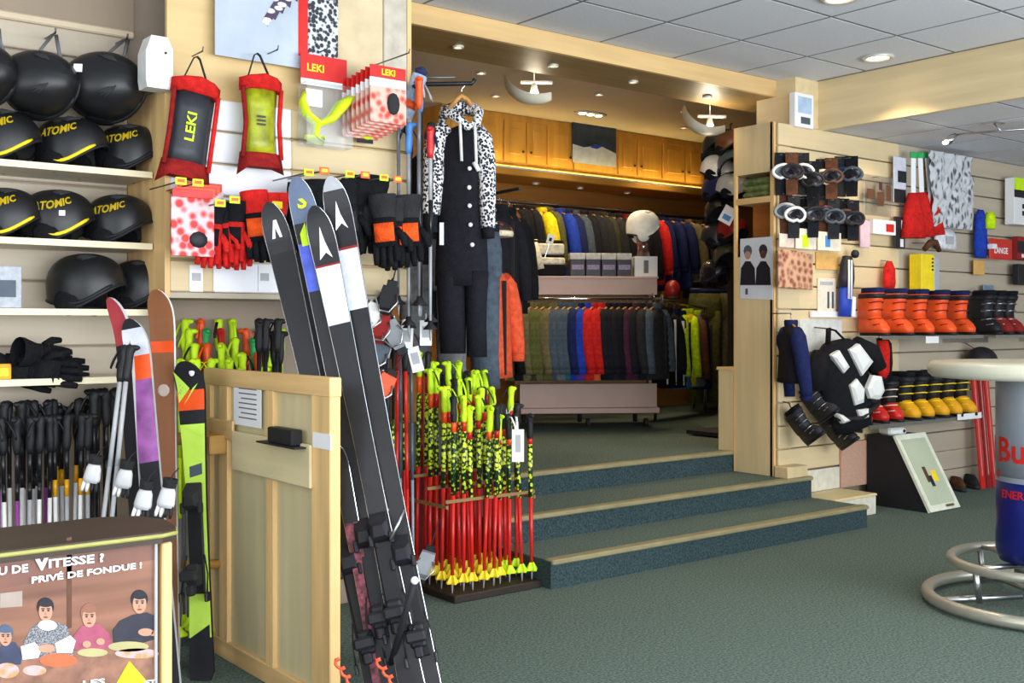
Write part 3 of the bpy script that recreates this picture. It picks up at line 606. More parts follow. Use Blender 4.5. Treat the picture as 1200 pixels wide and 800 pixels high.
# brown ski behind it
p0 = AZ(196, 786, 0); d0 = p0.x*FX+p0.y*FY; p1 = AD(189, 340, d0+.05); e, L = place(p0, p1, (-.7, -.7, 0))
BRN = wood('brown_topsheet', '8d5a3a', 'z', .15, 6)
t, on = ski('wooden_ski', 'brown wood grained ski with orange label and pale round logo', 'ski', L, (.09, .078, .096), [(0, BRN), (.82, BRN), (.835, P('orange', .5)), (.865, BRN)], p0, e, base=P('white'))
MB().ell(on(0, .735, 0), (.024,.002,.024), 14, 5).build('logo_mark', mat('pale_pink', 'c9b4ae', .5), t)
lettering('nuovum', .05, P('tan'), t, lambda u, v, w: (-v*.6, on(0, .1)[1]-w, u*.8+L*.12))
# white orange and purple ski
p0 = AD(182, 640, 3.75); p1 = AD(158, 376, 3.9); p0 = p0+(p0-p1).normalized()*((p0.z)/((p1-p0).normalized().z)); e, L = place(p0, p1, (-.7, -.7, 0))
PUR = mat('purple_topsheet', '8f4f92', .4, 0, .5, 12)
ski('twin_tip_ski', 'white orange and purple ski leaning beside the brown one', 'ski', L, (.085, .07, .09), [(0, P('ink')), (.62, PUR), (.84, P('orange', .4)), (.905, mat('lilac_white', 'cfd0dc', .4)), (.975, P('ink'))], p0, e, base=P('lgrey'))
p0 = AD(155, 610, 3.8); p1 = AD(141, 350, 3.92); p0 = p0+(p0-p1).normalized()*((p0.z)/((p1-p0).normalized().z)); e, L = place(p0, p1, (-.95, -.3, 0))
ski('dark_ski', 'dark narrow ski with red tip seen nearly edge on', 'ski', L, (.075, .065, .085), [(0, P('ink')), (.88, mat('rose_tip', 'b8424a', .4, 0, .2, 12))], p0, e, base=P('lgrey'))
g = 'silver shafted poles leaning by the dark ski'
for a, b in (((121, 608), (147, 395)), ((131, 608), (153, 392))):
    p0 = AD(*a, 3.68); p1 = AD(*b, 3.85); p0 = p0+(p0-p1).normalized()*((p0.z)/((p1-p0).normalized().z)); e, L = place(p0, p1, CAMF)
    t = pole('plain', 1.25, 'silver shafted ski pole leaning in front of the dark bunch', p0, (0,0), 0, g, 'black', 'lgrey', 'lgrey', 'lgrey', 'black', 'black'); t.rotation_euler = e
# white bindings hanging low behind the counter
for px, py, lb in ((110, 562, 'the tall black pole bunch'), (147, 568, 'the silver poles'), (170, 592, 'the purple ski'), (197, 590, 'the brown ski')):
    t = thing('white_glove', 'small white and black glove hanging beside '+lb, 'glove', AD(px, py-14, 3.70 if px < 160 else 3.5), (0, .2, -.6), None, .72); b = MB(); b.loft([[(x*w, y*.02, z) for x, y in [(cos(2*pi*i/10), sin(2*pi*i/10)) for i in range(10)]] for z, w in ((.02,.025),(0,.034),(-.05,.04),(-.07,.036))]); b.build('hand', mat('white_leather', 'd5d6d8', .6, 0, .1, 20), t)
    for k in (-1.5, -.5, .5, 1.5): MB().tube([(k*.018, 0, -.06), (k*.021, -.005, -.1), (k*.021, -.006, -.115)], [.0095,.009,.006], 7).build('finger', P('white' if k < 0 else 'ink', .6), t)
    MB().lathe([(.03,.02),(.034,.06),(.03,.06),(.026,.02)], 12, cap=False).build('cuff', CL('coal'), t)
    MB().tube([(0,.0,.05), (0,.03,.075), (.0,.12,.09)], .003, 6).build('cord', P('coal', .8), t)
# ================================================================ counter with the film poster
YC = 2.34; ZT = AY(100, 634, YC-.03).z
ct = thing('counter', 'narrow dark topped counter with a framed poster on its front', 'counter', (0, YC, 0))
x1 = AY(199, 700, YC).x; xt = AY(211, 612, YC).x
top = MB(); out = [(-.9,-.03),(xt-.05,-.03),(xt-.015,-.015),(xt,.03),(xt+.01,.12),(xt-.02,.2),(xt-.1,.24),(-.9,.24)]
top.loft([[(x, y, ZT-.024) for x, y in out], [(x, y, ZT) for x, y in out]], True, True, False); top.build('counter_top', wood('dark_worktop', '3a2c22', 'x', .2), ct)
ed = MB(); ed.tube([(x, y-.001, ZT-.008) for x, y in out[:6]], .005, 6); ed.build('top_edge', mat('olive_edge', '9c9a54', .45), ct)
MB().bx(-.9, x1, .012, .2, 0, ZT-.026).build('body', P('ink'), ct)
MB().bx(AY(187, 700, YC).x, x1, -.016, .012, 0, ZT-.026, .003).build('frame_post', PINE_Z, ct)
xp1 = AY(185.5, 700, YC).x
po = thing('film_poster', 'framed comedy poster of four people at a fondue table', 'poster', (0, YC, 0))
def pp(px, py): p = AY(px, py, YC); return (p.x, p.z)
MB().bx(-.9, xp1, -.0, .010, .02, ZT-.028).build('print_background', two('plank_print', '664030', '946650', 7, .5, .25, .4, 'noise', (.4,1,4)), po)
MB().bx(*[pp(180, 700)[0], pp(183, 700)[0]], -.008, 0, .02, ZT-.028).build('frame_strip', P('lgrey', .3), po)
def fl(name, pts, m, o=1): return MB().prism([pp(*q) for q in pts], -.0006*o-.0002, -.0001).build(name, m, po)
def blob(name, cx, cy, rx, ry, m, o=1, n=16): return fl(name, [(cx+rx*cos(2*pi*i/n), cy+ry*sin(2*pi*i/n)) for i in range(n)], m, o)
fl('printed_post', [(78,630),(84,629),(84,735),(78,737)], P('brown'), 1)
fl('printed_beam', [(0,650),(183,622),(183,655),(0,690)], mat('print_brown', '7a5246', .4, 0, .15, 10), 1)
fl('printed_frame', [(0,695),(26,692),(26,710),(0,712)], mat('print_grey', '9a8a80', .5), 2)
SKIN = mat('print_skin', 'b58870', .45, 0, .08, 20); HAIR = P('ink'); WOOL = two('print_wool', '4a4a52', '8a8a8e', 330, .5, .1)
def person(cx, cy, r, shirt, pts, hair, o=3, hat=None):
    fl('printed_person', pts, shirt, o); blob('printed_hair', cx, cy-r*.45, r*1.0, r*1.1, hair, o+1); blob('printed_face', cx, cy+r*.1, r*.8, r*1.15, SKIN, o+2); blob('printed_hair', cx, cy-r*.85, r*.85, r*.42, hair, o+3)
    for dx in (-.32, .32): blob('printed_eye', cx+dx*r, cy-r*.02, r*.14, r*.1, HAIR, o+4, 8); blob('printed_brow', cx+dx*r, cy-r*.25, r*.24, r*.07, HAIR, o+4, 8)
    blob('printed_mouth', cx, cy+r*.75, r*.28, r*.08, P('dred'), o+4, 8); blob('printed_nose', cx, cy+r*.35, r*.12, r*.2, mat('print_shade', 'a87a64', .5), o+4, 8)
person(53, 715, 10, WOOL, [(35,737),(46,728),(62,727),(78,733),(85,752),(86,768),(60,770),(27,770),(28,752)], HAIR)
blob('printed_collar', 55, 732, 11, 6, PAPER, 7); fl('printed_sleeve', [(24,757),(40,752),(48,760),(44,770),(26,772)], PAPER, 7); fl('printed_sleeve', [(64,753),(82,744),(88,750),(84,764),(66,764)], PAPER, 7); blob('printed_hand', 54, 759, 10, 5, SKIN, 8)
MAUVE = mat('print_mauve', '9c4a62', .5, 0, .2, 40); DARKJ = mat('print_dark', '2b2a36', .5, 0, .2, 40)
person(104, 722, 10, MAUVE, [(86,745),(95,733),(115,730),(128,742),(131,755),(120,762),(95,764),(86,760)], mat('print_fair', '8a5a48', .5))
blob('printed_hand', 101, 754, 5, 4, SKIN, 7); blob('printed_hand', 117, 751, 5, 4, SKIN, 7)
person(163, 706, 10, DARKJ, [(132,738),(140,727),(155,720),(172,717),(183,722),(183,748),(160,755),(133,756)], HAIR)
blob('printed_hand', 170, 740, 9, 4.5, SKIN, 7); fl('printed_hand', [(178,738),(183,740),(183,745),(176,744)], SKIN, 7)
person(6, 745, 9, mat('print_blue', '333a52', .5, 0, .2, 40), [(0,758),(5,752),(18,752),(26,766),(24,778),(0,780)], mat('print_beanie', '46566e', .5))
fl('printed_table', [(0,772),(60,768),(183,742),(183,800),(0,800)], mat('print_table', '8a6250', .45, 0, .35, 30), 2)
FOOD = two('print_food', 'b08a5c', 'c8a0a0', 60, .5, .2)
for cx, cy, rx, ry, m in ((68, 773, 22, 8, P('coral')), (8, 785, 14, 9, FOOD), (108, 764, 18, 5, mat('print_salad', 'a8a070', .5)), (150, 757, 24, 6, mat('print_salad', 'a8a070')), (160, 765, 26, 6, FOOD), (40, 785, 14, 6, FOOD)): blob('printed_dish', cx, cy, rx, ry, m, 5)
fl('printed_triangle', [(136,800),(151,774),(170,796),(170,800)], P('yellow'), 7)
def ptxt(txt, xa, xb, ya, yb, hpx):      # fit a line of print between two columns
    vs, fs = text_mesh(txt, 1.0, .0004, 0, 1, .03); x0 = min(v[0] for v in vs); x1_ = max(v[0] for v in vs); y0 = min(v[1] for v in vs); y1 = max(v[1] for v in vs)
    A, B_ = pp(xa, ya), pp(xb, yb); hh = hpx*2.15/1280
    b = MB(); b.add([(A[0]+(B_[0]-A[0])*(v[0]-x0)/(x1_-x0), -.006-v[2], A[1]+(B_[1]-A[1])*(v[0]-x0)/(x1_-x0)+hh*(v[1]-y0)/(y1-y0)) for v in vs], fs); return b.build('lettering', PAPER, po)
ptxt('U DE', -3, 32, 673.5, 669.5, 10); ptxt('V', 37, 59, 669, 666, 21); ptxt('ITESSE ?', 56, 121, 665, 657.5, 11); ptxt('PRIVÉ DE FONDUE !', 36, 165, 683, 665, 10)
ptxt('LES', 96, 122, 803, 800, 7); ptxt('FT', 168, 182, 803, 801, 7)

# ================================================================ long skis leaning in front of the panel
GRA = mat('graphite_topsheet', '1b1b1f', .3, 0, .2, 16); BLUES = mat('blue_print', '4a5ac0', .35, 0, .25, 26); SILV = mat('silver_print', 'c9cdd8', .3, 0, .12, 40)
def long_ski(lb, top, bot, d1, d0, segs, w=(.088,.064,.092), face=CAMF, edge=CHROME, bind=.42):
    p1 = AD(*top, d1); p0 = AD(*bot, d0); sl_ = (p1-p0).normalized(); p0 = p0-sl_*(p0.z/sl_.z); e, L = place(p0, p1, face)
    return (*ski('long_ski', lb, 'ski', L, w, segs, p0, e, bind=(bind, P('ink', .35)) if bind else None, edge=edge), L)
def mark(t, on, pts, m): MB().add([on(u, s, .0015) for u, s in pts], [list(range(len(pts)))]).build('logo_mark', m, t)
t, on, L = long_ski('graphite ski with white peak logo leaning next to the partition', (318, 242), (448, 830), 4.0, 3.60, [(0, GRA), (.5, GRA), (.93, GRA)], bind=.2)
mark(t, on, [(-.02,.93),(.0,.965),(.012,.965),(.018,.93),(.008,.93),(.0,.95),(-.008,.93)], PAPER)
t, on, L = long_ski('graphite ski with neon letter and blue print on its shovel', (350, 212), (466, 826), 3.95, 3.58, [(0, GRA), (.69, GRA), (.78, BLUES), (.875, GRA), (.915, mat('slate_blue_print', '5a6884', .35))], bind=.24)
lettering('S', .085, P('neon'), t, lambda u, v, w: (u*.9, on(0, .955)[1]-.001-w, v+L*.955), bold=.002)
mark(t, on, [(-.03,.895),(-.005,.915),(-.005,.88),(.02,.87),(-.03,.87)], P('neon'))
t, on, L = long_ski('graphite ski with short white print and white arrow logo', (371, 246), (489, 838), 3.9, 3.54, [(0, GRA), (.655, GRA), (.76, SILV), (.88, P('dred', .4)), (.884, GRA)], bind=.27)
mark(t, on, [(-.022,.895),(.002,.96),(.008,.93),(.024,.895),(.004,.908)], PAPER)
t, on, L = long_ski('outermost graphite ski with long white print and silver tip', (390, 212), (505, 824), 3.96, 3.56, [(0, GRA), (.735, GRA), (.742, SILV), (.86, P('dred', .4)), (.865, GRA), (.975, mat('silver_tip', 'a8aab0', .3))], bind=.21)
mark(t, on, [(-.022,.9),(.0,.955),(.006,.93),(.024,.9),(.004,.912)], PAPER)
# more skis standing behind them
t, on, L = long_ski('black ski with thin green sidewall behind the white printed pair', (352, 300), (452, 760), 4.15, 3.75, [(0, P('ink'))], edge=mat('green_sidewall', '7ca83a', .4), bind=.3)
t, on, L = long_ski('dark ski with pink speckled print low beside the partition', (394, 520), (448, 815), 3.72, 3.6, [(0, mat('pink_speckle', '7a3a48', .4, 0, .8, 60)), (.7, GRA)], w=(.05,.045,.055), bind=None)
# rack rails they lean on
rk = thing('ski_rack', 'black metal floor rack with crossed bars holding the leaning skis', 'rack', AZ(470, 812, 0))
o_ = Vector(rk.location)
def rb(name, pts, r, m): return MB().tube([Vector(p)-o_ for p in pts], r, 8).build(name, m, rk)
rb('diagonal_bar', [AZ(428, 812, .0)+Vector((0,-.1,0)), AD(486, 680, 3.42)], .011, P('ink', .35)); MB().ell(AD(486, 680, 3.41)-o_, (.013,.013,.013), 10, 6).build('end_cap', PAPER, rk)
rb('upper_bar', [AD(330, 455, 4.08), AD(440, 462, 4.12)], .013, P('ink', .35)); rb('post', [AD(425, 470, 4.12), AZ(425, 775, 0)], .013, P('ink', .35)); rb('post', [AD(338, 455, 4.08), AZ(338, 780, 0)], .013, P('ink', .35))
rb('brace', [AD(438, 616, 3.72), AD(455, 596, 3.7)], .006, METAL); rb('brace', [AD(458, 632, 3.62), AD(474, 597, 3.66)], .006, METAL); rb('cross_bar', [AD(430, 612, 3.85), AD(478, 640, 3.9)], .01, P('ink', .35))
for a, b, lb in (((392, 770), (412, 800), 'coiled by the partition foot'), ((440, 770), (462, 800), 'between the ski tails')):
    p0 = AZ(a[0], 812, .02); pts = []
    for i in range(25): u = i/24; pts.append(AD(a[0]+(b[0]-a[0])*u+4*sin(u*19), a[1]+(b[1]-a[1])*u+3*cos(u*19), 3.4))
    pts.append(AZ(b[0]+3, 818, .006)); tag(MB().tube(pts, .005, 6).build('red_rope', P('coral', .5)), 'thin red rope '+lb, 'rope')

# ================================================================ floor stand of red and neon poles
x0, x1s, y0s, y1s = 2.885, 3.405, 4.09, 4.56
pr = thing('pole_stand', 'dark wooden floor stand with red back board full of poles', 'display stand', (x0, y0s, 0)); w_, d_ = x1s-x0, y1s-y0s
MB().bx(0, w_, 0, d_, 0, .035, .004).build('base', wood('dark_base', '2a211b', 'x', .2), pr)
MB().bx(-.05, w_-.03, d_-.02, d_, .035, .56).build('back_board', mat('dark_red_board', '6e1512', .6, 0, .1, 8), pr)
for y in (.05, .2, .34): MB().bx(-.02, w_-.01, y-.008, y+.008, .44+y*.3, .455+y*.3).build('rail', wood('rail_wood', '8a6a40', 'x'), pr)
for x in (-.02, w_-.02): MB().bx(x, x+.012, .04, d_, .43, .445).build('side_rail', wood('rail_wood', '8a6a40'), pr); MB().bx(x, x+.012, d_-.03, d_-.015, .035, .45).build('post', wood('rail_wood', '8a6a40'), pr)
random.seed(21)
LAB = {'neon': 'red and neon chequered junior pole with neon grip in the floor stand', 'black': 'red shafted pole with black grip in the floor stand', 'white': 'short red pole with white and black grip at the step end of the floor stand'}
for r in range(4):
    for c in range(9):
        x = x0+.03+c*.057+random.uniform(-.008,.008); y = y0s+.05+r*.105+random.uniform(-.012,.012)
        u = c/8; L = (.86, .9, .98, 1.06)[r]-.05*(u > .6)+(.05 if u < .25 else 0); L = round(L, 2)
        gk = 'white' if u > .72 and r < 2 else 'black' if (c+r) % 4 == 0 else 'neon'
        pole('star', L, LAB[gk], (x, y, .035), (random.uniform(-.03,.03), random.uniform(-.03,.03)), random.uniform(0, 6), 'red poles in the floor stand (%s grips)' % gk, gk if gk != 'white' else 'black', 'red' if (c % 3) else 'orange', 'neon_check' if (c+r) % 3 else 'green_check', 'red', 'yellow' if gk != 'white' else 'neon', 'neon' if gk == 'neon' and c % 2 else 'white' if gk == 'white' else 'coal')
for px, py in ((607, 522),):
    p = AD(px, py, 5.05); t = thing('hang_tag', 'white hang tag on a pole at the step end of the stand', 'label', p, (0,0,YAW-pi/2)); MB().bx(-.028, .028, 0, .002, -.075, .075).build('card', PAPER, t); MB().bx(-.012, .012, -.001, 0, -.03, .05).build('print_patch', P('lgrey'), t); MB().tube([(0,0,.075),(.0,.03,.11),(-.01,.16,.1)], .0015, 5).build('string', PAPER, t)
# taller poles behind with white tags, and bindings hung among them
random.seed(31)
for i in range(12):
    px = 438+i*5.2; Y = 4.15+.09*(i % 4); p = AY(px, 700, Y); p.z = 0
    if p.x > 2.84: Y = 4.62; p = AY(px, 700, Y); p.z = 0
    pole('plain', (1.25, 1.3, 1.2)[i % 3], 'tall ski pole with '+('grey', 'black', 'red')[i % 3]+' shaft between the skis and the pole stand', p, (random.uniform(-.015,.015),)*2, random.uniform(0,6), 'tall poles between skis and stand', ('black', 'dred', 'black', 'white')[i % 4], ('slate', 'black', 'red')[i % 3], ('slate', 'green_check', 'red')[i % 3], ('steel', 'red', 'red')[i % 3], 'black', 'black')
for (px, py, rr, lb) in ((477, 395, .05, 'on the poles nearest the leaning skis'), (487, 421, -.25, 'tilted over the red pole grips'), (499, 390, 0, 'under the hanging poles')):
    t = thing('hang_tag', 'white paper hang tag '+lb, 'label', AD(px, py, 4.75), (0, rr, YAW-pi/2)); MB().bx(-.026, .026, 0, .002, -.055, .055).build('card', PAPER, t); MB().bx(-.016, .016, -.001, 0, -.02, .03).build('print_patch', P('lgrey'), t); MB().cyl((0,0,.055), (0,.01,.085), .0015, n=5).build('string', PAPER, t)
for (px, py, m, lb, rz) in ((436, 372, 'white', 'white and black ski binding hanging by the skis', .4), (447, 385, 'dred', 'dark red ski binding hanging among the pole grips', .1), (462, 392, 'steel', 'silver ski binding hanging over the poles', -.4), (442, 418, 'slate', 'slate grey ski binding hanging low by the skis', .5), (455, 352, 'black', 'black ski binding hanging under the slat panel', .2), (449, 455, 'coral', 'orange red ski binding above the pole shafts', .5), (498, 662, 'steel', 'small silver ski binding dangling by the stand base', .3)):
    t = thing('ski_binding', lb, 'ski binding', AD(px, py, 4.45 if py < 600 else 4.85), (0, rz, YAW-pi/2)); k = 1
    b = MB(); b.loft([[(-.03,-.02,.06),(.03,-.02,.06),(.03,.02,.06),(-.03,.02,.06)], [(-.036,-.03,.02),(.036,-.03,.02),(.036,.02,.02),(-.036,.02,.02)], [(-.026,-.045,-.03),(.026,-.045,-.03),(.026,.02,-.03),(-.026,.02,-.03)], [(-.018,-.03,-.06),(.018,-.03,-.06),(.018,.02,-.06),(-.018,.02,-.06)]], True, True, False); b.build('housing', P(m, .35), t)
    MB().bx(-.022, .022, .02, .03, -.09, .085, .003).build('base_plate', P('black', .4), t); MB().tube([(.03,-.03,.03),(.045,-.06,0),(.02,-.07,-.045),(-.02,-.07,-.045),(-.045,-.06,0),(-.03,-.03,.03)], .004, 6).build('lever', METAL, t); MB().tube([(0,.025,.085),(0,.04,.13),(0,.14,.18)], .003, 6).build('cord', P('coal', .8), t)
br_ = thing('binding_rack', 'dark wire rack under the slat panel where bindings hang', 'rack', AD(450, 345, 4.5)); bo = Vector(br_.location)
MB().tube([AD(450, 340, 4.62)-bo, AD(450, 470, 4.62)-bo], .008, 8).build('upright', DMETAL, br_); MB().tube([AD(450, 341, 4.62)-bo, Vector((AD(450,340,4.62).x, 4.02, 1.385))-bo], .008, 8).build('bracket', DMETAL, br_)
for px, py in ((436, 352), (447, 364), (462, 371), (442, 398), (455, 342), (449, 434)): MB().tube([AD(450, py, 4.62)-bo, AD(px, py, 4.56)-bo, AD(px, py, 4.44)-bo], .004, 6).build('arm', WIRE, br_)
# poles hanging from the end of the slat panel
random.seed(41)
HG = [('white', 'grey'), ('sky', 'steel'), ('orange', 'grey'), ('navy', 'coal'), ('sky', 'coal'), ('red', 'lgrey'), ('coal', 'black'), ('black', 'black')]
for i, (gk, sk) in enumerate(HG):
    px = 467+i*4.4; top = AY(px, (150 if i % 2 else 95)+random.uniform(-6, 6), 3.94); L = (1.0, .9)[i % 2]; X = top.x
    pole('plain', .9 if i % 2 else 1.0, '%s gripped ski pole hanging from the end of the slat panel' % gk, (X, 3.94-.05*(i % 3), top.z-L), (0, 0), random.uniform(0,6), 'poles hanging from the panel end', gk, sk, 'black' if i % 2 else sk, sk, 'black', 'navy' if i % 2 else 'lgrey')
tag(MB().tube([(2.58, 4.02, AY(490, 92, 4).z), (2.74, 3.88, AY(490, 92, 4).z)], .005, 6).build('display_rail', WIRE), 'wire rail at the panel end carrying hanging poles', 'rail')
t = thing('packaged_socks', 'clear wrapped blue white and orange goods hanging at the panel end', 'packaged goods', AD(492, 88, 4.75), (0, .35, YAW-pi/2))
MB().loft([[(x*.035, y*.03, z) for x, y in [(cos(2*pi*i/10), sin(2*pi*i/10)) for i in range(10)]] for z in (0,-.03,-.10,-.16,-.2)]).build('wrapped_body', mat('blue_white_wrap', '9fb2cc', .25, 0, .4, 30), t); MB().lathe([(.036,-.12),(.037,-.14),(.036,-.155)], 12).build('orange_band', P('orange'), t); MB().lathe([(.02,.0),(.03,.02),(.012,.035)], 10).build('cap', P('navy'), t)
# ================================================================ hanging garments
RZC = YAW-pi/2          # turn that makes a local -y front face the camera side
def ering(z, w, d, n=14, cx=0, cy=0): return [(cx+w*cos(2*pi*i/n), cy+d*sin(2*pi*i/n), z) for i in range(n)]
def hanger_part(t, w=.2): MB().tube([(0,0,-.075),(0,0,-.035),(.014,0,-.02),(.016,0,-.004),(0,0,.006),(-.014,0,-.004)], .003, 6).build('hanger_hook', CHROME, t); MB().tube([(-w,0,-.135),(-w*.5,0,-.095),(0,0,-.075),(w*.5,0,-.095),(w,0,-.135)], .009, 6).build('hanger', wood('hanger_wood', 'c08a4a', 'x'), t)
def jacket_proto(L=.78, puffy=0):
    t = thing('jacket', 'jacket', 'jacket', (0,0,-60)); hanger_part(t)
    rs = [ering(-.085, .055, .045), ering(-.115, .10, .06), ering(-.15, .175, .068), ering(-.2, .215, .078)]
    n = 14 if puffy else 7
    for i in range(n+1): s = i/n; rs.append(ering(-.25-(L-.25)*s, .215+.02*s+(.012 if puffy and i % 2 else 0), .08+.02*s+(.012 if puffy and i % 2 else 0)))
    MB().loft(rs).build('body', CL('ink'), t)
    for s in (-1, 1):
        pts = [(s*.16,0,-.135),(s*.22,-.0,-.19),(s*.26,-.015,-.32),(s*.275,-.03,-.46),(s*.27,-.05,-.6),(s*.265,-.055,-.64)]
        MB().tube(pts, [.05,.066,.064,.058,.05,.046], 10, flat=1).build('sleeve', CL('ink'), t); MB().lathe([(.043,-.035),(.046,0),(.043,.02)], 10, (s*.265,-.055,-.645)).build('cuff', CL('coal'), t)
    MB().loft([ering(-.1, .062, .052), ering(-.06, .066, .056), ering(-.045, .06, .05)], False, False).build('collar', CL('ink'), t)
    MB().bx(-.006, .006, -.106, -.08, -L+.02, -.16).build('zip', P('coal', .5), t)
    return t
JP = {}
def jacket(name, label, loc, rz, col, trim=None, L=.78, puffy=0, group=None, sc=1.0, cat='jacket', zipc='coal'):
    trim = trim or col; key = (L, puffy); mt = {'body': CL(col), 'sleeve': CL(trim), 'cuff': CL(trim), 'collar': CL(trim), 'zip': P(zipc, .5)}
    if key not in JP:
        t = JP[key] = jacket_proto(L, puffy); t.location = loc; t.rotation_euler = (0,0,rz); setmat(t, mt); t.scale = (sc,)*3
    else: t = dup(JP[key], label, loc, (0,0,rz), None, mt, sc)
    t['label'] = label
    if group: t['group'] = group
    elif 'group' in t: del t['group']
    return t
def trousers(label, loc, rz, col, L=.95, group=None, waist='coal'):
    t = thing('trousers', label, 'trousers', loc, (0,0,rz), group); MB().tube([(0,0,-.05),(0,0,-.03),(.014,0,-.015),(0,0,.006),(-.014,0,-.006)], .003, 6).build('hanger_hook', CHROME, t); MB().cyl((-.16,0,-.055), (.16,0,-.055), .008).build('hanger', METAL, t)
    MB().loft([ering(-.06, .17, .05), ering(-.1, .172, .055)]).build('waistband', CL(waist), t); MB().loft([ering(-.1, .17, .055), ering(-.2, .185, .075), ering(-.32, .185, .075), ering(-.36, .17, .06)]).build('hips', CL(col), t)
    for s in (-1, 1): MB().loft([ering(-.28, .088, .066, 12, s*.088), ering(-.5, .082, .062, 12, s*.09), ering(-.75, .074, .058, 12, s*.094), ering(-L, .078, .06, 12, s*.098)]).build('leg', CL(col), t)
    return t
# ---------------------------------------------------------------- the leopard sleeved onesie at the steps
dO = 5.3; s_ = dO/1280; bO = AD(540, 415, dO)
on_ = thing('onesie', 'black hooded onesie with white leopard print sleeves and white buttons', 'onesie', bO, (0,0,RZC))
def q(px, py, y=0): return ((px-540)*s_, y, (415-py)*s_)
LEO = two('leopard_print', 'e8e8ea', '20202a', 62, .33, .06, .8); LEO = two('leopard_spots', '1b1b24', 'e9e9ec', 80, .52, .05, .85)
BLK = CL('ink')
def lring(px, py, hw, hd, n=14): return [((px-540+hw*cos(2*pi*i/n))*s_, hd*sin(2*pi*i/n), (415-py)*s_) for i in range(n)]
MB().loft([lring(545,148,10,.03), lring(542,153,20,.045), lring(541,163,26,.06), lring(541,185,26,.07), lring(541,215,27,.07), lring(541,250,28,.07), lring(541,285,30,.072), lring(541,315,31,.075), lring(541,335,31,.07)]).build('body', BLK, on_)
MB().loft([lring(528,318,17,.07), lring(529,340,17,.068), lring(530,375,16,.06), lring(531,414,15,.055)]).build('leg', BLK, on_)
MB().loft([lring(558,318,15,.07), lring(558,345,13,.066), lring(558,380,12,.058), lring(559,418,12,.055)]).build('leg', BLK, on_)
MB().tube([q(524,150), q(513,160,-.01), q(509,180,-.02), q(508,210,-.03), q(506,240,-.04), q(505,252,-.04)], [.05,.056,.056,.054,.05,.047], 12).build('sleeve', LEO, on_)
MB().tube([q(558,152), q(567,165,-.01), q(570,190,-.02), q(571,220,-.03), q(572,250,-.04), q(572,268,-.04)], [.04,.046,.046,.043,.038,.035], 12).build('sleeve', LEO, on_)
MB().tube([q(505,252,-.04), q(505,262,-.04), q(507,274,-.04)], [.04,.036,.034], 10).build('cuff', BLK, on_); MB().tube([q(572,268,-.04), q(573,280,-.04)], [.033,.03], 10).build('cuff', BLK, on_)
MB().tube([q(518,142,-.01), q(523,132,-.03), q(536,140,-.07), q(550,153,-.085), q(559,147,-.07), q(561,133,-.03), q(554,127,.03), q(536,124,.045), q(521,129,.03), q(518,142,-.01)], [.02,.026,.026,.02,.022,.026,.034,.036,.03,.02], 10).build('hood', LEO, on_)
for a, b in ((541, 192), (558, 198)): MB().tube([q(a-1,148,-.09), q(a,165,-.1), q(a+1,b,-.092)], .008, 6).build('drawstring', PAPER, on_)
MB().tube([q(556,193,-.09), q(562,203,-.085)], .012, 6).build('zip_pull', PAPER, on_)
for x, y in ((551,200),(550.5,222),(551,243),(552,265),(554,288)): MB().ell(q(x, y, -.078), (.011,.006,.011), 10, 5).build('button', PAPER, on_)
MB().bx(*[v for v in (q(516,0)[0], q(521,0)[0])], -.06, -.056, q(0,288)[2], q(0,262)[2]).build('hang_tag', PAPER, on_)
MB().tube([q(520,134), q(536,116), q(541,112), q(548,117), q(562,138)], .012, 7).build('hanger', wood('hanger_wood', 'c08a4a'), on_); MB().tube([q(541,112), q(541,104), q(545,100), q(543,95)], .004, 6).build('hanger_hook', CHROME, on_)
hk = AD(543, 98, dO)
rl = thing('garment_rail', 'black wall arm rail above the onesie at the steps', 'rail', (hk.x, hk.y, hk.z)); MB().tube([(-.55,.38,.0), (-.2,.18,.0), (.03,-.03,.0), (.04,-.04,.02)], .011, 8).build('arm', DMETAL, rl); MB().cyl((-.56,.38,-.05), (-.54,.37,.05), .03).build('flange', DMETAL, rl)
MB().tube([(-.2,.18,0), (-.28,.24,-.55), (-.28,.24,0-hk.z+.003)], .014, 8).build('post', DMETAL, rl)
trousers('dark grey ski trousers hanging behind the onesie sleeve', AD(508, 258, 5.55), RZC+.2, 'grey', .78, None, 'coal')
trousers('charcoal ski trousers hanging behind the onesie legs', AD(548, 250, 5.75), RZC-.2, 'slate', .92, None, 'ink')
jacket('black_coat', 'long black coat hanging close behind the onesie on the shop side', AD(525, 160, 5.7), RZC+.9, 'ink', L=1.0, sc=1.0)
for i, (px, py, d, c, lb) in enumerate(((586, 232, 7.3, 'ink', 'black ski jacket hanging just past the onesie sleeve'), (596, 236, 7.6, 'black', 'black ski jacket second along from the onesie'), (576, 300, 7.0, 'coral', 'coral red ski jacket hanging low behind the onesie legs'))): jacket('ski_jacket', lb, AD(px, py, d), RZC+1.1, c, L=.78)
t = thing('knit_beanie', 'black and red patterned cap above the black ski jacket', 'cap', AD(583, 272, 7.0), (0,0,RZC)); MB().ell((0,0,0), (.1,.09,.07), 14, 7, 0, 90).build('crown', two('red_motif', 'b8483a', '1c1c22', 24, .4, .1), t); MB().lathe([(.1,-.03),(.104,-.01),(.1,.005)], 14).build('band', CL('cream'), t)
rl = thing('wall_rail', 'dark rail holding the black jackets past the onesie', 'rail', AD(588, 230, 7.4), (0,0,RZC)); MB().tube([(-.3,.3,.01),(.12,-.35,.01)], .011, 8).build('bar', DMETAL, rl); MB().tube([(-.28,.28,.01),(-.28,.28,ZU-rl.location.z)], .013, 8).build('post', DMETAL, rl)

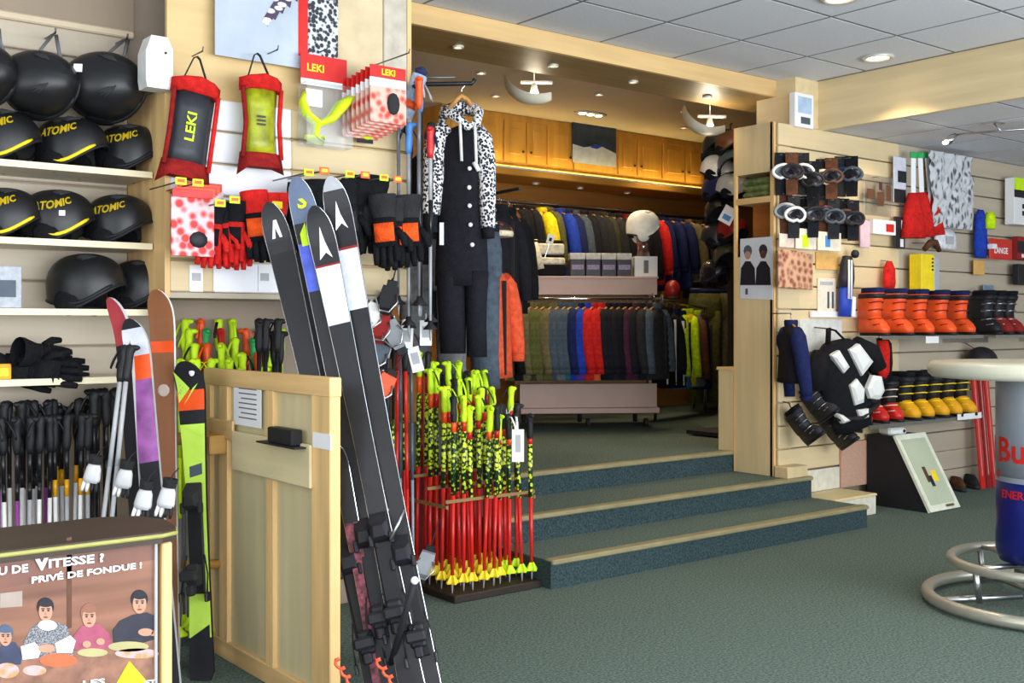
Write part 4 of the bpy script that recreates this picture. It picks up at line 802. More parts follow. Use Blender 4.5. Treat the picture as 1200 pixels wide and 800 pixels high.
# ---------------------------------------------------------------- gondola with jackets on the upper floor
dG = 9.5; sG = dG/1280; gO = AD(684, 480, dG); gO.z = ZU
gd = thing('gondola_shelf', 'pinkish beige wheeled gondola with a rail of jackets and goods on top', 'display stand', gO, (0,0,RZC+.1))
def gx(px): return (px-684)*sG
def gz(py): return H+(380-py)*sG-ZU
PINKB = mat('pink_beige_laminate', 'c2a396', .5, 0, .05, 5)
xa, xb = gx(603), gx(765)
MB().bx(xa, xb, -.26, .3, gz(325)-.02, gz(325), .003).build('top_board', PINKB, gd)
MB().bx(xa+.01, xb-.01, -.25, -.23, gz(346), gz(325)-.02).build('fascia', PINKB, gd)
MB().bx(xa+.01, xb-.01, .10, .12, gz(470), gz(325)-.02).build('back_panel', mat('ochre_laminate', 'a98a5c', .6), gd)
MB().bx(xb-.03, xb-.005, -.02, .28, gz(470), gz(325)-.02).build('end_panel', PINKB, gd)
MB().bx(xa+.02, xb-.0, -.3, .3, gz(481), gz(475), .003).build('base_board', PINKB, gd); MB().bx(xa+.02, xb-.005, -.22, -.2, gz(477), gz(448)).build('base_panel', PINKB, gd)
for sx in (xa+.1, 0, xb-.1):
    for sy in (-.22, .22): MB().cyl((sx-.015, sy, .035), (sx+.015, sy, .035), .035, n=12).build('caster', P('coal'), gd)
MB().cyl((xa-.25, -.36, gz(351)), (xb+.0, -.36, gz(351)), .012, n=10).build('rail', CHROME, gd)
for sx in (xa+.1, xb-.05): MB().tube([(sx, -.36, gz(351)), (sx, -.24, gz(346)+.01)], .01, 8).build('rail_bracket', CHROME, gd)
MB().cyl((xb+.0, -.36, gz(352)), (xb+.01, -.36, gz(352)), .045, n=14).build('rail_end_disc', METAL, gd)
gm = Matrix.Translation(gO) @ Matrix.Rotation(RZC+.1, 4, 'Z')
JC = [('coral','coral','coral red'),('moss','moss','dark green'),('coral','red','bright coral'),('olive','moss','dark olive'),('black','black','black'),('khaki','khaki','khaki brown'),('moss','olive','mossy'),('khaki','olive','olive grey'),('olive','khaki','pale olive'),('slate','slate','slate grey'),('grey','slate','mid grey'),('teal','slate','teal grey'),('blue','navy','royal blue'),('purple','blue','violet blue'),('red','red','bright red'),('coral','red','scarlet'),('black','ink','deep black'),('ink','ink','ink black'),('coal','ink','charcoal'),('ink','black','soft black'),('plum','plum','plum'),('plum','ink','dark plum'),('ink','coal','near black'),('coal','slate','checked charcoal')]
random.seed(2)
for i, (a, b, nm) in enumerate(JC):
    u = i/(len(JC)-1); lp = gm @ Vector((xa-.17+(xb-xa+.12)*u, -.36, gz(351)+.006)); nb = JC[i-1][2] if i else 'the pole stand side'
    jacket('ski_jacket', '%s quilted jacket on the gondola rail next to the %s one' % (nm, nb) if i else 'coral red jacket at the outer end of the gondola rail', lp, RZC+.1+pi/2-.55+random.uniform(-.12,.12), a, b, L=.74, puffy=1 if i % 3 else 0, sc=.92, group='jackets on the gondola rail')
# goods on top of the gondola
zt = gz(325)+ZU
def gtop(px, y=0): v = gm @ Vector((gx(px), y, 0)); v.z = zt+.001; return v
for i, (px, lb) in enumerate(((617, 'folded black sweater with broad cream bands at the outer end of the gondola top'), (641, 'folded black and cream banded sweater beside the goggle boxes'))):
    t = thing('folded_sweater', lb, 'sweater', gtop(px, -.12), (0,0,RZC+.1+(.15 if i else -.1))); 
    for k, (m, z0, z1) in enumerate((('black',0,.1),('cream',.1,.16),('black',.16,.185),('cream',.185,.28),('black',.28,.31))): MB().bx(-.12, .12, -.1+.012*k, .1, z0+.0005, z1, .012).build('knit_band', CL(m), t)
    MB().tube([(-.1,-.1,.06),(-.125,-.06,.2),(-.12,0,.3)], [.03,.035,.03], 8).build('sleeve', CL('cream'), t)
t = thing('price_card', 'small white price card standing on the folded sweaters', 'label', gtop(628, -.2)+Vector((0,0,.0)), (0,.3,RZC)); MB().bx(-.03, .03, -.002, .002, .29, .37).build('card', PAPER, t); MB().bx(-.003, .003, -.001, .001, 0, .3).build('stick', METAL, t); MB().bx(-.012, .012, -.003, -.002, .31, .34).build('print_patch', P('coal'), t)
for i in range(4):
    px = 673+i*18.2; t = thing('goggle_box', 'dark goggle box with pale lid in the row beside the white helmet', 'box', gtop(px, -.12), (0,0,RZC+.1), 'goggle boxes on the gondola'); MB().bx(-.063, .063, -.06, .06, 0, .145, .003).build('carton', mat('plum_carton', '2e2430', .45, 0, .3, 30), t); MB().bx(-.064, .064, -.061, .061, .145, .2, .003).build('lid', mat('pale_lid', 'c8c4bc', .5, 0, .2, 40), t); MB().bx(-.05, .05, -.063, -.06, .06, .1).build('print_patch', mat('mauve_print', '8d84a0', .5, 0, .3, 50), t)
t = thing('white_carton', 'white carton under the white helmet on the gondola', 'box', gtop(753, -.1), (0,0,RZC+.1)); MB().bx(-.1, .1, -.08, .08, 0, .175, .003).build('carton', PAPER, t); MB().bx(-.02, .02, -.082, -.08, .03, .14).build('print_patch', P('grey'), t)
cz = zt+.18; v = gm @ Vector((gx(752), -.1, 0))
t = thing('helmet_stand', 'clear acrylic tube stand under the white helmet', 'stand', (v.x, v.y, cz)); MB().lathe([(.06,0),(.06,.17),(.056,.17),(.056,.0)], 16).build('tube', clear('acrylic', (.9,.86,.88), .2, .1), t); MB().lathe([(.065,.17),(.065,.176)], 16).build('cap', PAPER, t)
t = dup(HP, 'shiny white open face helmet on top of the gondola', (v.x, v.y, cz+.15), (0,0,-.55), None, {'shell': mat('white_shell', 'f0efe6', .25), 'trim_stripe': P('white'), 'ear_pad': mat('white_shell', 'f0efe6'), 'vent': mat('white_shell', 'f0efe6'), 'rim': P('coal')}, (1.05, 1.05, 1.25)); del t['group']
for c in list(t.children):
    if c.name.startswith('lettering'): bpy.data.objects.remove(c)

# ---------------------------------------------------------------- garments along the back wall
YG = 7.72; ZR = AY(700, 245, YG).z
br = thing('wall_rail', 'long dark clothes rail along the back wall', 'rail', (AY(590, 238, YG).x, YG, ZR)); Lr = AY(850, 238, YG).x-br.location.x
MB().cyl((-.6,0,0), (Lr,0,0), .014, n=10).build('bar', DMETAL, br)
for i in range(5): MB().tube([(Lr*i/4-.05, 0, 0), (Lr*i/4-.05, YB-YG, .0)], .012, 8).build('bracket', DMETAL, br)
BW = [(594,'brown','dark brown'),(603,'black','black'),(612,'black','coal black'),(621,'ink','ink black'),(634,'yellow','mustard yellow'),(643,'olive','olive'),(655,'blue','royal blue'),(664,'navy','navy'),(673,'slate','slate grey zipped'),(683,'ink','soft black'),(691,'coal','charcoal'),(699,'coal','dark grey'),(707,'moss','dark olive'),(715,'coal','smoky grey'),(723,'ink','near black'),(731,'dred','dark red lined'),(741,'black','jet black'),(752,'black','matt black'),(764,'red','red'),(774,'navy','deep navy'),(784,'navy','navy blue'),(795,'navy','midnight blue'),(806,'khaki','taupe'),(818,'coal','graphite'),(829,'brown','chestnut'),(840,'tan','tan')]
for i, (px, c, nm) in enumerate(BW):
    X = AY(px, 238, YG).x; jacket('ski_jacket', '%s jacket hanging along the back wall beside the %s one' % (nm, BW[i-1][2] if i else 'cupboard end') , (X, YG, ZR+.012), pi/2-.35+random.uniform(-.15,.15), c, c, L=.86 if i % 2 else .78, puffy=i % 2, group='jackets along the back wall', sc=random.uniform(.84, 1.03))
# second tier to the right: dark jackets, neon jacket, olive trousers
for i, (px, py, Y, c, tr, nm) in enumerate(((772, 352, 7.0, 'black', 'ink', 'black jacket with white zip hanging past the gondola end'), (781, 354, 7.05, 'ink', 'black', 'black jacket with pale cuffs second past the gondola end'), (790, 356, 7.1, 'black', 'navy', 'black and navy jacket third past the gondola end'), (797, 358, 7.15, 'sky', 'navy', 'blue jacket beside the neon jacket'), (806, 356, 7.2, 'yellow', 'neon', 'neon yellow jacket in front of the olive trousers'), (815, 358, 7.25, 'grey', 'neon', 'grey and neon jacket in front of the olive trousers'), (822, 362, 7.3, 'navy', 'brown', 'navy jacket with brown sleeves beside the olive trousers'))):
    p = AY(px, py, Y); t = jacket('ski_jacket', nm, p, RZC+.75+.1*i, c, tr, L=.78, puffy=i % 2, sc=1.0, zipc='white' if i < 3 else 'coal', group='second row of jackets on the right')
p0, p1 = AY(766, 350, 6.96), AY(828, 361, 7.33); rr = thing('sloping_rail', 'chrome sloping rail with dark and neon jackets', 'rail', p0); dv = p1-p0; MB().cyl((0,0,.0), dv, .012, n=10).build('bar', CHROME, rr)
for v in (Vector((.02,0,0)), dv*.97): MB().tube([v, (v.x, v.y, ZU-p0.z)], .014, 8).build('post', CHROME, rr)
for px, lb in ((826, 'first pair from the jackets'), (842, 'pair next to the end panel')):
    p = AY(px, 332, 7.45); t = trousers('long olive ski trousers hanging at the back, '+lb, p, RZC+.3, 'khaki' if px > 830 else 'olive', 1.2, 'olive trousers at the back', 'navy')
p = AY(835, 322, 7.45); rl = thing('wall_rail', 'dark rail above the olive ski trousers', 'rail', AY(835, 331, 7.45)); MB().cyl((-.3,.0,0), (.25,.0,0), .012, n=8).build('bar', DMETAL, rl); MB().tube([(0,0,0),(0,.0,-.05),(0,.25,-.06),(0,.25,ZU-rl.location.z)], .012, 8).build('post', DMETAL, rl)
t = thing('helmet_red', 'red and pink child helmet on the back rack beside the navy jacket', 'helmet', AY(788, 330, 7.1)-Vector((0,0,.082)), (0,0,RZC)); MB().ell((0,0,0), (.075,.08,.1), 16, 10, -50, 90).build('shell', P('dred', .3), t); MB().lathe([(.075,-.078),(.08,-.068),(.072,-.06)], 16, cap=False).build('rim', P('ink'), t); MB().tube([(0,0,.09),(0,.02,.16),(.02,.1,.19)], .004, 6).build('strap', P('coal', .8), t)

# ---------------------------------------------------------------- wall cupboards above the back wall
YCB = 7.88; xc0, xc1 = AY(520, 150, YCB).x, AY(827, 200, YCB).x; zc0 = AY(826, 231, YCB).z
cb = thing('wall_cupboards', 'run of honey pine wall cupboards with panelled doors', 'cupboard', (xc0, YCB, zc0)); hC = ZB-zc0; wC = xc1-xc0
HON = wood('honey_pine', 'c8923c', 'z', .16); HONX = wood('honey_pine_rail', 'c8923c', 'x', .16)
MB().bx(0, wC, .02, YB-YCB, .06, hC-.002).build('carcass', HON, cb); MB().bx(-.02, wC+.04, -.09, YB-YCB, 0, .06, .008).build('cornice', HONX, cb); MB().bx(-.01, wC+.02, -.05, .02, .06, .10, .01).build('cornice_lip', HONX, cb)
edges = [520, 556, 590, 617, 641, 672, 724, 747, 776, 803, 826]
for i in range(len(edges)-1):
    a, b = AY(edges[i], 170, YCB).x-xc0+.012, AY(edges[i+1], 170, YCB).x-xc0-.012; z0, z1 = .14, hC-.06
    d_ = MB().bx(a, b, -.0, .02, z0, z1, .004).build('door', HON, cb)
    MB().bx(a+.06, b-.06, -.012, 0, z0+.07, z1-.07, .010).build('door_panel', HON, d_)
    MB().ell((a+.035 if i % 2 else b-.035, -.012, z0+.1), (.012,.014,.012), 8, 5).build('knob', DMETAL, d_)
a, b = AY(671, 180, YCB-.03), AY(722, 180, YCB-.03); ztop, zbot = AY(696, 146, YCB-.03).z, AY(696, 193, YCB-.03).z
t = thing('ski_poster', 'blue and white poster of a skier in powder on the cupboards', 'poster', (a.x, YCB-.03, zbot)); wq, hq = b.x-a.x, ztop-zbot
MB().bx(0, wq, 0, .008, 0, hq).build('sheet', mat('dark_blue_print', '2c3a4c', .5, 0, .5, 8), t); MB().prism([(0,0),(wq,0),(wq,hq*.35),(wq*.6,hq*.5),(wq*.25,hq*.4),(0,hq*.45)], -.002, 0).build('printed_snow', mat('snow_white_print', 'c6cdd6', .5, 0, .15, 12), t); MB().prism([(wq*.4,hq*.42),(wq*.55,hq*.4),(wq*.7,hq*.5),(wq*.5,hq*.52)], -.004, -.002).build('printed_skier', P('blue'), t)
for px, py in ((628, 214), (680, 219), (735, 226)):
    p = AY(px, py, 8.05); p.z = zc0-.004; downlight(p, .035, 'tiny downlight under the pine wall cupboards', 5, 130, group='under cupboard downlights')
# strip light lying on the cornice that washes the cupboard doors
t = thing('strip_light', 'long warm strip light lying on the cupboard cornice', 'light', (xc0, YCB-.07, zc0+.062)); MB().bx(.1, wC-.05, -.01, .012, 0, .016, .003).build('case', P('white'), t); MB().bx(.12, wC-.07, -.006, .008, .016, .018).build('diffuser', mat('strip_glow', 'ffdf9a', .5, 0, 0, 5, emit=3), t)
area('strip_light_lamp', (xc0+wC/2, YCB-.07, zc0+.084), (radians(168), 0, 0), wC-.2, .03, 8, (1, .76, .28))

# ---------------------------------------------------------------- hanging glass lamps
for (px, py, sc, lb) in ((626, 96, 1.0, 'curved frosted glass pendant lamp nearer the onesie'), (832, 136, .95, 'curved frosted glass pendant lamp beside the end panel')):
    d = 7.2 if px < 700 else 7.8; p = AD(px, py, d); t = thing('pendant_lamp', lb, 'pendant lamp', p, (0,0,RZC), None, sc)
    MB().cyl((0,0,-.02), (0,0,(ZB-p.z)/sc), .004, n=6).build('cable', P('white'), t); MB().lathe([(.05,(ZB-p.z)/sc-.02),(.055,(ZB-p.z)/sc)], 14).build('canopy', P('white'), t)
    MB().cyl((-.09,0,0), (.12,0,-.005), .012, n=8).build('cross_bar', P('white', .35), t); MB().lathe([(.014,-.01),(.03,-.07),(.026,-.075),(.01,-.02)], 12, (0,0,0)).build('spot_head', P('white', .35), t); MB().ell((0,0,-.072), (.022,.022,.006), 10, 4).build('bulb', GLOW, t)
    # crescent bowl
    def cr(u, v):
        a = radians(175+u*130); w = .055*sin(pi*u)+.006; r = .2; return (-.0+r*cos(a), (v-.5)*2*.13*sin(pi*min(1,u+.02))**.6, .02+r*.85*sin(a)+ .05*(abs(v-.5)*2)**2)
    b = MB(); b.grid(cr, 16, 8); b.grid(lambda u, v: tuple(c*.965 for c in cr(u, 1-v)), 16, 8); b.build('glass_shade', mat('frosted_glass', 'e6e0cc', .35, 0, .03, 5), t)
    pl_ = bpy.data.lights.new('pendant_lamp_bulb', 'POINT'); pl_.energy = 13; pl_.color = (1,.86,.62); pl_.shadow_soft_size = .05; po_ = bpy.data.objects.new('pendant_lamp_bulb', pl_); po_.location = (p.x, p.y, p.z-.12); C.objects.link(po_)
# ================================================================ right slat wall and its end
YS = YRW-.02; wr = bpy.data.objects['wall_right']
x_m = AY(1050, 300, YRW).x
me = {}
k = 0; z = .155*0+.30
while z < ZL-.03:
    h = min(.147, ZL-.005-z)
    for (a, b, m) in (((XE+.03, x_m, SLAT_LIT)), (x_m+.002, 10.9, BEIGE_G)):  # slats by the end panel have the warm light put into their colour
        key = (a, round(h, 3))
        if key not in me: me[key] = MB().bx(a, b, YS, YRW+.005, 0, h, .005).build('slat', m, wr); o = me[key]
        else: o = me[key].copy(); C.objects.link(o); o.parent = wr
        o.location = (0, 0, z)
    z += .155
z = .0
for z in (.0, .15): o = MB().bx(x_m+.002, 10.9, YS, YRW+.005, z+.002, z+.147, .005).build('slat', BEIGE_G, wr)
eu = thing('end_panel', 'pine end panel of the slat wall with an open niche', 'display panel', (XE, YRW, 0)); ye = .32
def ez(py): return AX(886, py, XE).z
zb = R1*2+.002
for z0, z1 in ((zb, ez(300)), (ez(203), ZL)): MB().bx(0, .2, .012, ye, z0, z1).build('board', wood('end_board', 'd3bd90', 'z', .09), eu)
MB().bx(.0, .022, .0, .03, zb, ZL).build('front_post', PINE_Z, eu); MB().bx(.0, .022, ye, ye+.02, zb, ZL).build('back_post', PINE_Z, eu)
MB().bx(.18, .2, .03, ye, ez(300), ez(203)).build('niche_back', wood('niche_back_wood', 'b06a30', 'y', .2), eu)
MB().bx(.0, .18, .03, ye, ez(238), ez(231)).build('niche_shelf', PINE_Y, eu)
t = thing('folded_camo_cloth', 'folded green camouflage cloth in the upper niche of the end panel', 'cloth', (XE+.09, YRW+.17, ez(231)+.001))
for i in range(3): MB().bx(-.07, .07, -.13, .12, i*.045, i*.045+.043, .016).build('fold', mat('camo_cloth', '5e6a3a', .9, 0, .6, 22), t)
t = thing('antler_mount', 'dark branching trinket lying in the lower niche of the end panel', 'ornament', (XE+.08, YRW+.16, ez(300)+.001))
b = MB(); b.tube([(0,-.1,.012),(0,-.02,.03),(0,.06,.04),(0,.11,.08)], [.012,.016,.014,.006], 7); b.build('stem', P('brown'), t)
for y0 in (-.05, .0, .05): MB().tube([(0,y0,.028),(-.02,y0+.02,.06),(-.03,y0+.01,.085)], [.011,.009,.004], 6).build('branch', P('brown'), t)
po2 = thing('portrait_poster', 'small poster of two people in dark winter jackets on the end panel', 'poster', (XE-.004, YRW, 0))
def pe(px, py): p = AX(px, py, XE); return (p.y-YRW, p.z)
def pf(name, pts, m, o=0): b = MB(); b.loft([[(-.001-.0006*o, *pe(*q)) for q in pts], [(.003, *pe(*q)) for q in pts]], True, True, False); return b.build(name, m, po2)
pf('sheet', [(868,280),(906,277),(906,351),(868,350)], mat('pale_grey_print', 'cfd2d8', .5, 0, .08, 8))
for cx, cy, c in ((877, 297, 'slate'), (895, 296, 'coal')):
    pf('printed_person', [(cx-9,334),(cx-8,314),(cx-3,306),(cx+3,306),(cx+8,314),(cx+9,334)], P('ink'), 1); pf('printed_hat', [(cx+5*cos(i*pi/5), cy-3+7*sin(i*pi/5)) for i in range(10)], P(c), 2); pf('printed_face', [(cx+3.6*cos(i*pi/5), cy+2+5*sin(i*pi/5)) for i in range(10)], SKIN if cx < 880 else P('brown'), 3)
pf('printed_mark', [(874,338),(877,338),(877,345),(874,345)], P('slate'), 1)
lc = thing('low_cabinet', 'low pine box standing on the upper floor against the end panel', 'cabinet', (XE, YRW+ye+.025, ZU)); y1 = AX(842, 480, XE).y-YRW-ye-.025
zt_ = AX(852, 430, XE).z-ZU
MB().bx(0, .4, 0, y1, .0, zt_-.02).build('carcass', wood('end_board', 'd3bd90'), lc); MB().bx(-.008, .41, -.0, y1+.01, zt_-.02, zt_).build('top_board', PINE_Y, lc)
tag(MB().bx(XE-.02, XE+.19, 4.47, 4.58, R1*2+.001, R1*2+.075, .004).build('wooden_block', wood('end_board', 'd3bd90')), 'short pale wooden block on the second step by the panel foot', 'block')
pl = thing('plinth', 'low pale wooden plinth beside the end of the bottom step', 'plinth', (XS+.02, 4.28, 0)); MB().bx(0, .46, 0, .29, 0, .125, .004).build('body', mat('white_laminate', 'd8d2c0', .5), pl); MB().bx(-.003, .465, -.005, .29, .125, .14, .003).build('top_board', wood('pale_top', 'e0cc98', 'x', .08), pl)
x0, x1 = AY(986, 560, 4.56).x, AY(1051, 560, 4.56).x
bp = thing('pink_board', 'pinkish chipboard offcut standing below the slats', 'board', (x0, 4.56, .142)); MB().bx(0, x1-x0, 0, .018, 0, AY(1020, 515, 4.56).z-.142).build('board', mat('pink_chipboard', 'c49a84', .8, 0, .1, 60), bp); MB().bx(x1-x0, x1-x0+.004, 0, .018, 0, AY(1020, 515, 4.56).z-.142).build('edge_strip', two('perforated', '2a2422', 'b8a08c', 30, .4, .1), bp)
kx0, kx1 = AY(916, 560, 4.57).x, AY(984, 560, 4.57).x
tag(MB().bx(max(kx0, XS+.025), kx1, 4.572, 4.597, .142, .29).build('kick_board', mat('white_laminate', 'd8d2c0')), 'white kick board under the slats beside the second step', 'board')
t = thing('beam_notice', 'white and blue plastic notice box on the timber beam corner', 'notice', AY(940, 130, YRW-.03)); MB().bx(-.1, .1, -.02, .03, -.115, .115, .004).build('case', PAPER, t); MB().bx(-.07, .075, -.022, -.02, -.02, .09).build('print_patch', mat('pale_blue_print', 'a9c0dc', .5), t); MB().bx(-.04, .06, -.022, -.02, -.09, -.045).build('print_patch', P('slate'), t)

# ---------------------------------------------------------------- goods on the right wall
YI = YS-.05
def whook(px, py, label, L=.12, grp='hooks on the right slat wall'): p = AY(px, py, YS); return tag(MB().tube([(p.x, YS, p.z), (p.x, YS-L, p.z), (p.x, YS-L-.005, p.z+.012)], .0035, 6).build('display_hook', WIRE), label, 'hook', grp)
def goggles(label, p, rz, frame, lens, strap, grp):
    t = thing('ski_goggles', label, 'goggles', p, (0,0,rz), grp)
    rim = [(.068*cos(a)*(1 if abs(cos(a)) > .3 else 1), -.02+.03*abs(cos(a)), .045*sin(a)-(.012 if abs(cos(a)) < .25 and sin(a) < 0 else 0)*-1) for a in [2*pi*i/20 for i in range(21)]]
    MB().tube(rim, .011, 6, cap=False).build('frame', P(frame, .4), t); MB().loft([[(v[0]*.9, v[1]-.004, v[2]*.9) for v in rim[:-1]], [(v[0]*.55, v[1]-.012, v[2]*.55) for v in rim[:-1]]], False, True).build('lens', P(lens, .15), t)
    MB().loft([[(-.042,.03,.13),(.042,.03,.13),(.042,.036,.13),(-.042,.036,.13)], [(-.042,.026,0),(.042,.026,0),(.042,.034,0),(-.042,.034,0)], [(-.038,.03,-.15),(.038,.03,-.15),(.038,.037,-.15),(-.038,.037,-.15)]], True, True, False).build('strap', CL(strap), t)
    for s in (-1, 1): MB().tube([(s*.07,.008,0),(s*.064,.03,.01),(s*.03,.034,.03)], .012, 6, flat=.4).build('strap_clip', P('black', .4), t)
    return t
random.seed(8)
for r, (py, cols) in enumerate(((204, ['white', 'coal', 'white', 'black', 'cream', 'brown', 'navy', 'slate']), (252, ['lgrey', 'white', 'coal', 'black', 'plum', 'slate', 'brown', 'black']))):
    for i, c in enumerate(cols):
        px = 918+i*11.5+(3 if r else 0); p = AY(px, py+random.uniform(-5, 5)+i*.6, YI-.06*(i % 2)); goggles('%s framed ski goggles next to the %s pair in the %s goggle row' % (c, cols[i-1] if i else 'end panel', 'lower' if r else 'upper'), p, -.75+random.uniform(-.3,.3), c, 'ink' if i % 4 else 'slate', ('ink', 'brown', 'coal', 'black')[(i+r) % 4], 'goggles on the right slat wall')
        tag(MB().tube([(p.x, YS, p.z+.115), (p.x, p.y+.01, p.z+.115)], .0035, 6).build('display_hook', WIRE), 'wire hook of %s framed goggles next to the %s pair, %s row' % (c, cols[i-1] if i else 'end panel', 'lower' if r else 'upper'), 'hook')
def pack(name, label, px0, px1, py0, py1, m, Y=None, header=None, patch=None, depth=.012, cat='packaged goods', group=None, film=False):
    Y = Y or YI; a, b = AY(px0, (py0+py1)/2, Y), AY(px1, (py0+py1)/2, Y); cxp = (px0+px1)/2; zt, zb = AY(cxp, py0, Y).z, AY(cxp, py1, Y).z; w = b.x-a.x; h = zt-zb
    t = thing(name, label, cat, ((a.x+b.x)/2, Y, zb), (0,0,0), group)
    MB().bx(-w/2, w/2, -depth/2, depth/2, 0, h, min(.003, depth*.3)).build('pack_body', m, t)
    if header: MB().bx(-w/2, w/2, -depth/2-.001, depth/2+.001, h*.82, h+.001).build('header_card', header, t)
    for (u0, u1, v0, v1, pm) in patch or (): MB().bx(-w/2+w*u0, -w/2+w*u1, -depth/2-.003, -depth/2-.0003, h*v0, h*v1).build('print_patch', pm, t)
    MB().cyl((0, 0, h-.01), (0, YS-Y, h-.005), .003, n=6).build('hang_loop', WIRE, t)
    return t
KR = mat('kraft_print', 'c99a72', .6, 0, .3, 30)
pack('wax_pack', 'pale pink and white pack low under the goggles beside the end panel', 913, 930, 274, 290, mat('pale_pack', 'e2cdbb', .6, 0, .15, 30))
pack('wax_pack', 'cream pack with green bottle print under the goggles', 932, 956, 268, 292, mat('cream_pack', 'e3d7c4', .6, 0, .1, 30), patch=[(.3,.6,.1,.7,P('neon'))])
pack('wax_pack', 'cream pack with lilac print under the goggles', 958, 985, 272, 294, mat('cream_pack', 'e3d7c4'), patch=[(.3,.5,.2,.8,P('sky'))])
for i in range(3): pack('orange_pack', 'brown orange printed goods pack hanging beside the portrait poster', 912+i*7, 938+i*7, 293+i*2, 337+i*1, two('orange_print', '8a4a34', 'cfa080', 24, .45, .2), YI-.06+.05*i, group='brown orange packs')
pack('backing_card', 'plain orange beige card on the slats behind the black and blue guard', 956, 982, 296, 316, mat('orange_card', 'd9a860', .7), YS-.008)
pack('price_sheet', 'white printed price sheet on the slats beside the black and blue guard', 958, 979, 326, 365, mat('cream_pack', 'e3d7c4'), YS-.008, patch=[(.5,.6,.1,.6,P('slate')), (.75,.85,.1,.6,P('slate')), (.1,.8,.8,.9,P('lgrey'))], cat='notice')
# long guard
p = AY(993, 300, YI-.02); t = thing('leg_guard', 'black blue and white leg guard hanging on the slat wall', 'guard', p, (0,.06,0))
MB().loft([ering(0, .035, .03), ering(-.06, .06, .04), ering(-.15, .07, .045), ering(-.22, .065, .04)]).build('upper_shell', P('ink', .4), t); MB().loft([ering(-.22, .06, .04), ering(-.32, .062, .04), ering(-.42, .055, .035)]).build('lower_shell', P('blue', .4), t)
for x in (-.03, .0): MB().tube([(x,-.035,-.03),(x-.01,-.047,-.15),(x,-.044,-.3)], .008, 6).build('stripe', PAPER, t)
MB().bx(.02, .055, -.046, -.03, -.42, -.28, .004).build('white_panel', PAPER, t); MB().ell((.06,-.02,.02), (.03,.03,.03), 10, 6).build('buckle', P('ink', .4), t)
pack('clear_pack', 'clear bag of small dark parts beside the tall black tag', 1012, 1046, 206, 253, clear('bag_film'), YI, patch=[(.1,.35,.4,.65,P('brown')), (.45,.65,.25,.6,P('brown')), (.75,.9,.4,.8,P('brown')), (.5,.6,.65,.85,P('plum'))])
pack('white_box_pack', 'white blister box with red print under the bag of parts', 1021, 1047, 258, 275, PAPER, YI, patch=[(.55,.9,.2,.75,P('red'))], depth=.04)
pack('pink_pack', 'narrow pink and clear pack below the goggles', 1008, 1019, 258, 290, mat('pink_pack_m', 'd8b8c4', .5), YI)
pack('tall_tag', 'tall black and white hanging tag beside the red gaiters', 1047, 1061, 184, 238, mat('lilac_white', 'cfd0dc'), YI, patch=[(.3,1,.45,.7,P('ink')), (0,.95,0,.3,P('ink'))])
pack('tall_tag', 'small black and white buckle pack under the tall tag', 1048, 1060, 254, 291, P('ink'), YI, patch=[(.5,.8,.05,.3,PAPER), (.6,.9,.6,.9,PAPER)])
# red gaiters with white straps
for i in range(3):
    p = AY(1070+i*8, 183, YI-.05+.03*i); t = thing('red_gaiter', 'red gaiter with long white straps beside the silver foil', 'gaiter', p, (0, -.05*i, -.3), 'red gaiters on the slat wall')
    MB().bx(-.022, .022, -.008, .0, -.3, 0, .004).build('strap', PAPER, t); MB().loft([ering(-.27, .04, .025), ering(-.32, .06, .04), ering(-.45, .085, .05), ering(-.6, .11, .05)]).build('gaiter_body', CL('red'), t); MB().bx(-.03, .03, -.012, .004, -.015, .03, .004).build('clip', P('green'), t)
# crumpled silver foil sheet
a, b = AY(1088, 220, YI-.03), AY(1137, 220, YI-.03); zt, zb = AY(1112, 182, YI).z, AY(1112, 268, YI).z; rnd = random.Random(4); N = 14
hgt = [[rnd.uniform(0, .03) for _ in range(N+1)] for _ in range(N+1)]
t = thing('foil_sheet', 'crumpled silver printed foil sheet hanging on the slat wall', 'foil', (a.x, YI-.03, zb))
b_ = MB(); b_.grid(lambda u, v: ((b.x-a.x)*u+.02*sin(5*v), -hgt[int(round(v*N))][int(round(u*N))]-.01, (zt-zb)*v), N, N, False); b_.grid(lambda u, v: ((b.x-a.x)*u+.02*sin(5*v), .006, (zt-zb)*(1-v)), 2, 2, False); b_.build('foil', two('silver_foil', '4e5054', 'c6c8cc', 16, .36, .12, .35, 'voronoi', (1.6,1,.8)), t)
MB().cyl((.02, 0, zt-zb), (b.x-a.x, 0, zt-zb), .006, n=6).build('top_rod', METAL, t)
p = AY(1108, 268, YI); t = thing('white_lace_bag', 'clear bag of white goods hanging under the foil sheet', 'packaged goods', p); MB().loft([ering(0, .1, .02), ering(-.05, .15, .035), ering(-.14, .16, .03), ering(-.16, .14, .02)]).build('bag', mat('white_goods', 'd6d6dc', .5, 0, .2, 30), t); MB().bx(-.05, .05, -.04, -.036, -.12, -.06).build('print_patch', P('lgrey'), t)
# yellow carton with grey side, red figure pack, blue bag
a = AY(1080, 340, 4.42); t = thing('yellow_carton', 'tall yellow product carton with black print above the orange boots', 'box', (a.x, 4.42, a.z)); hh = AY(1080, 297, 4.42).z-a.z; MB().bx(0, .17, 0, .1, 0, hh, .003).build('carton', P('yellow', .45), t); MB().bx(.171, .24, .0, .1, 0, hh*.95, .003).build('carton_side', mat('grey_print', 'a8acb4'), t)
for i in range(4): MB().bx(.135, .16, -.002, 0, hh*(.55+.1*i), hh*(.6+.1*i)).build('print_patch', P('ink'), t)
t = thing('hanging_headband', 'brown mesh headband over the yellow carton', 'headband', AY(1092, 288, 4.42)); MB().tube([(-.1,0,-.03),(-.04,-.01,.02),(.03,-.01,.025),(.1,0,-.03)], [.02,.026,.026,.018], 8).build('band', CL('brown'), t); MB().cyl((0,0,.02), (0,YS-4.42,.03), .003, n=6).build('hang_loop', WIRE, t)
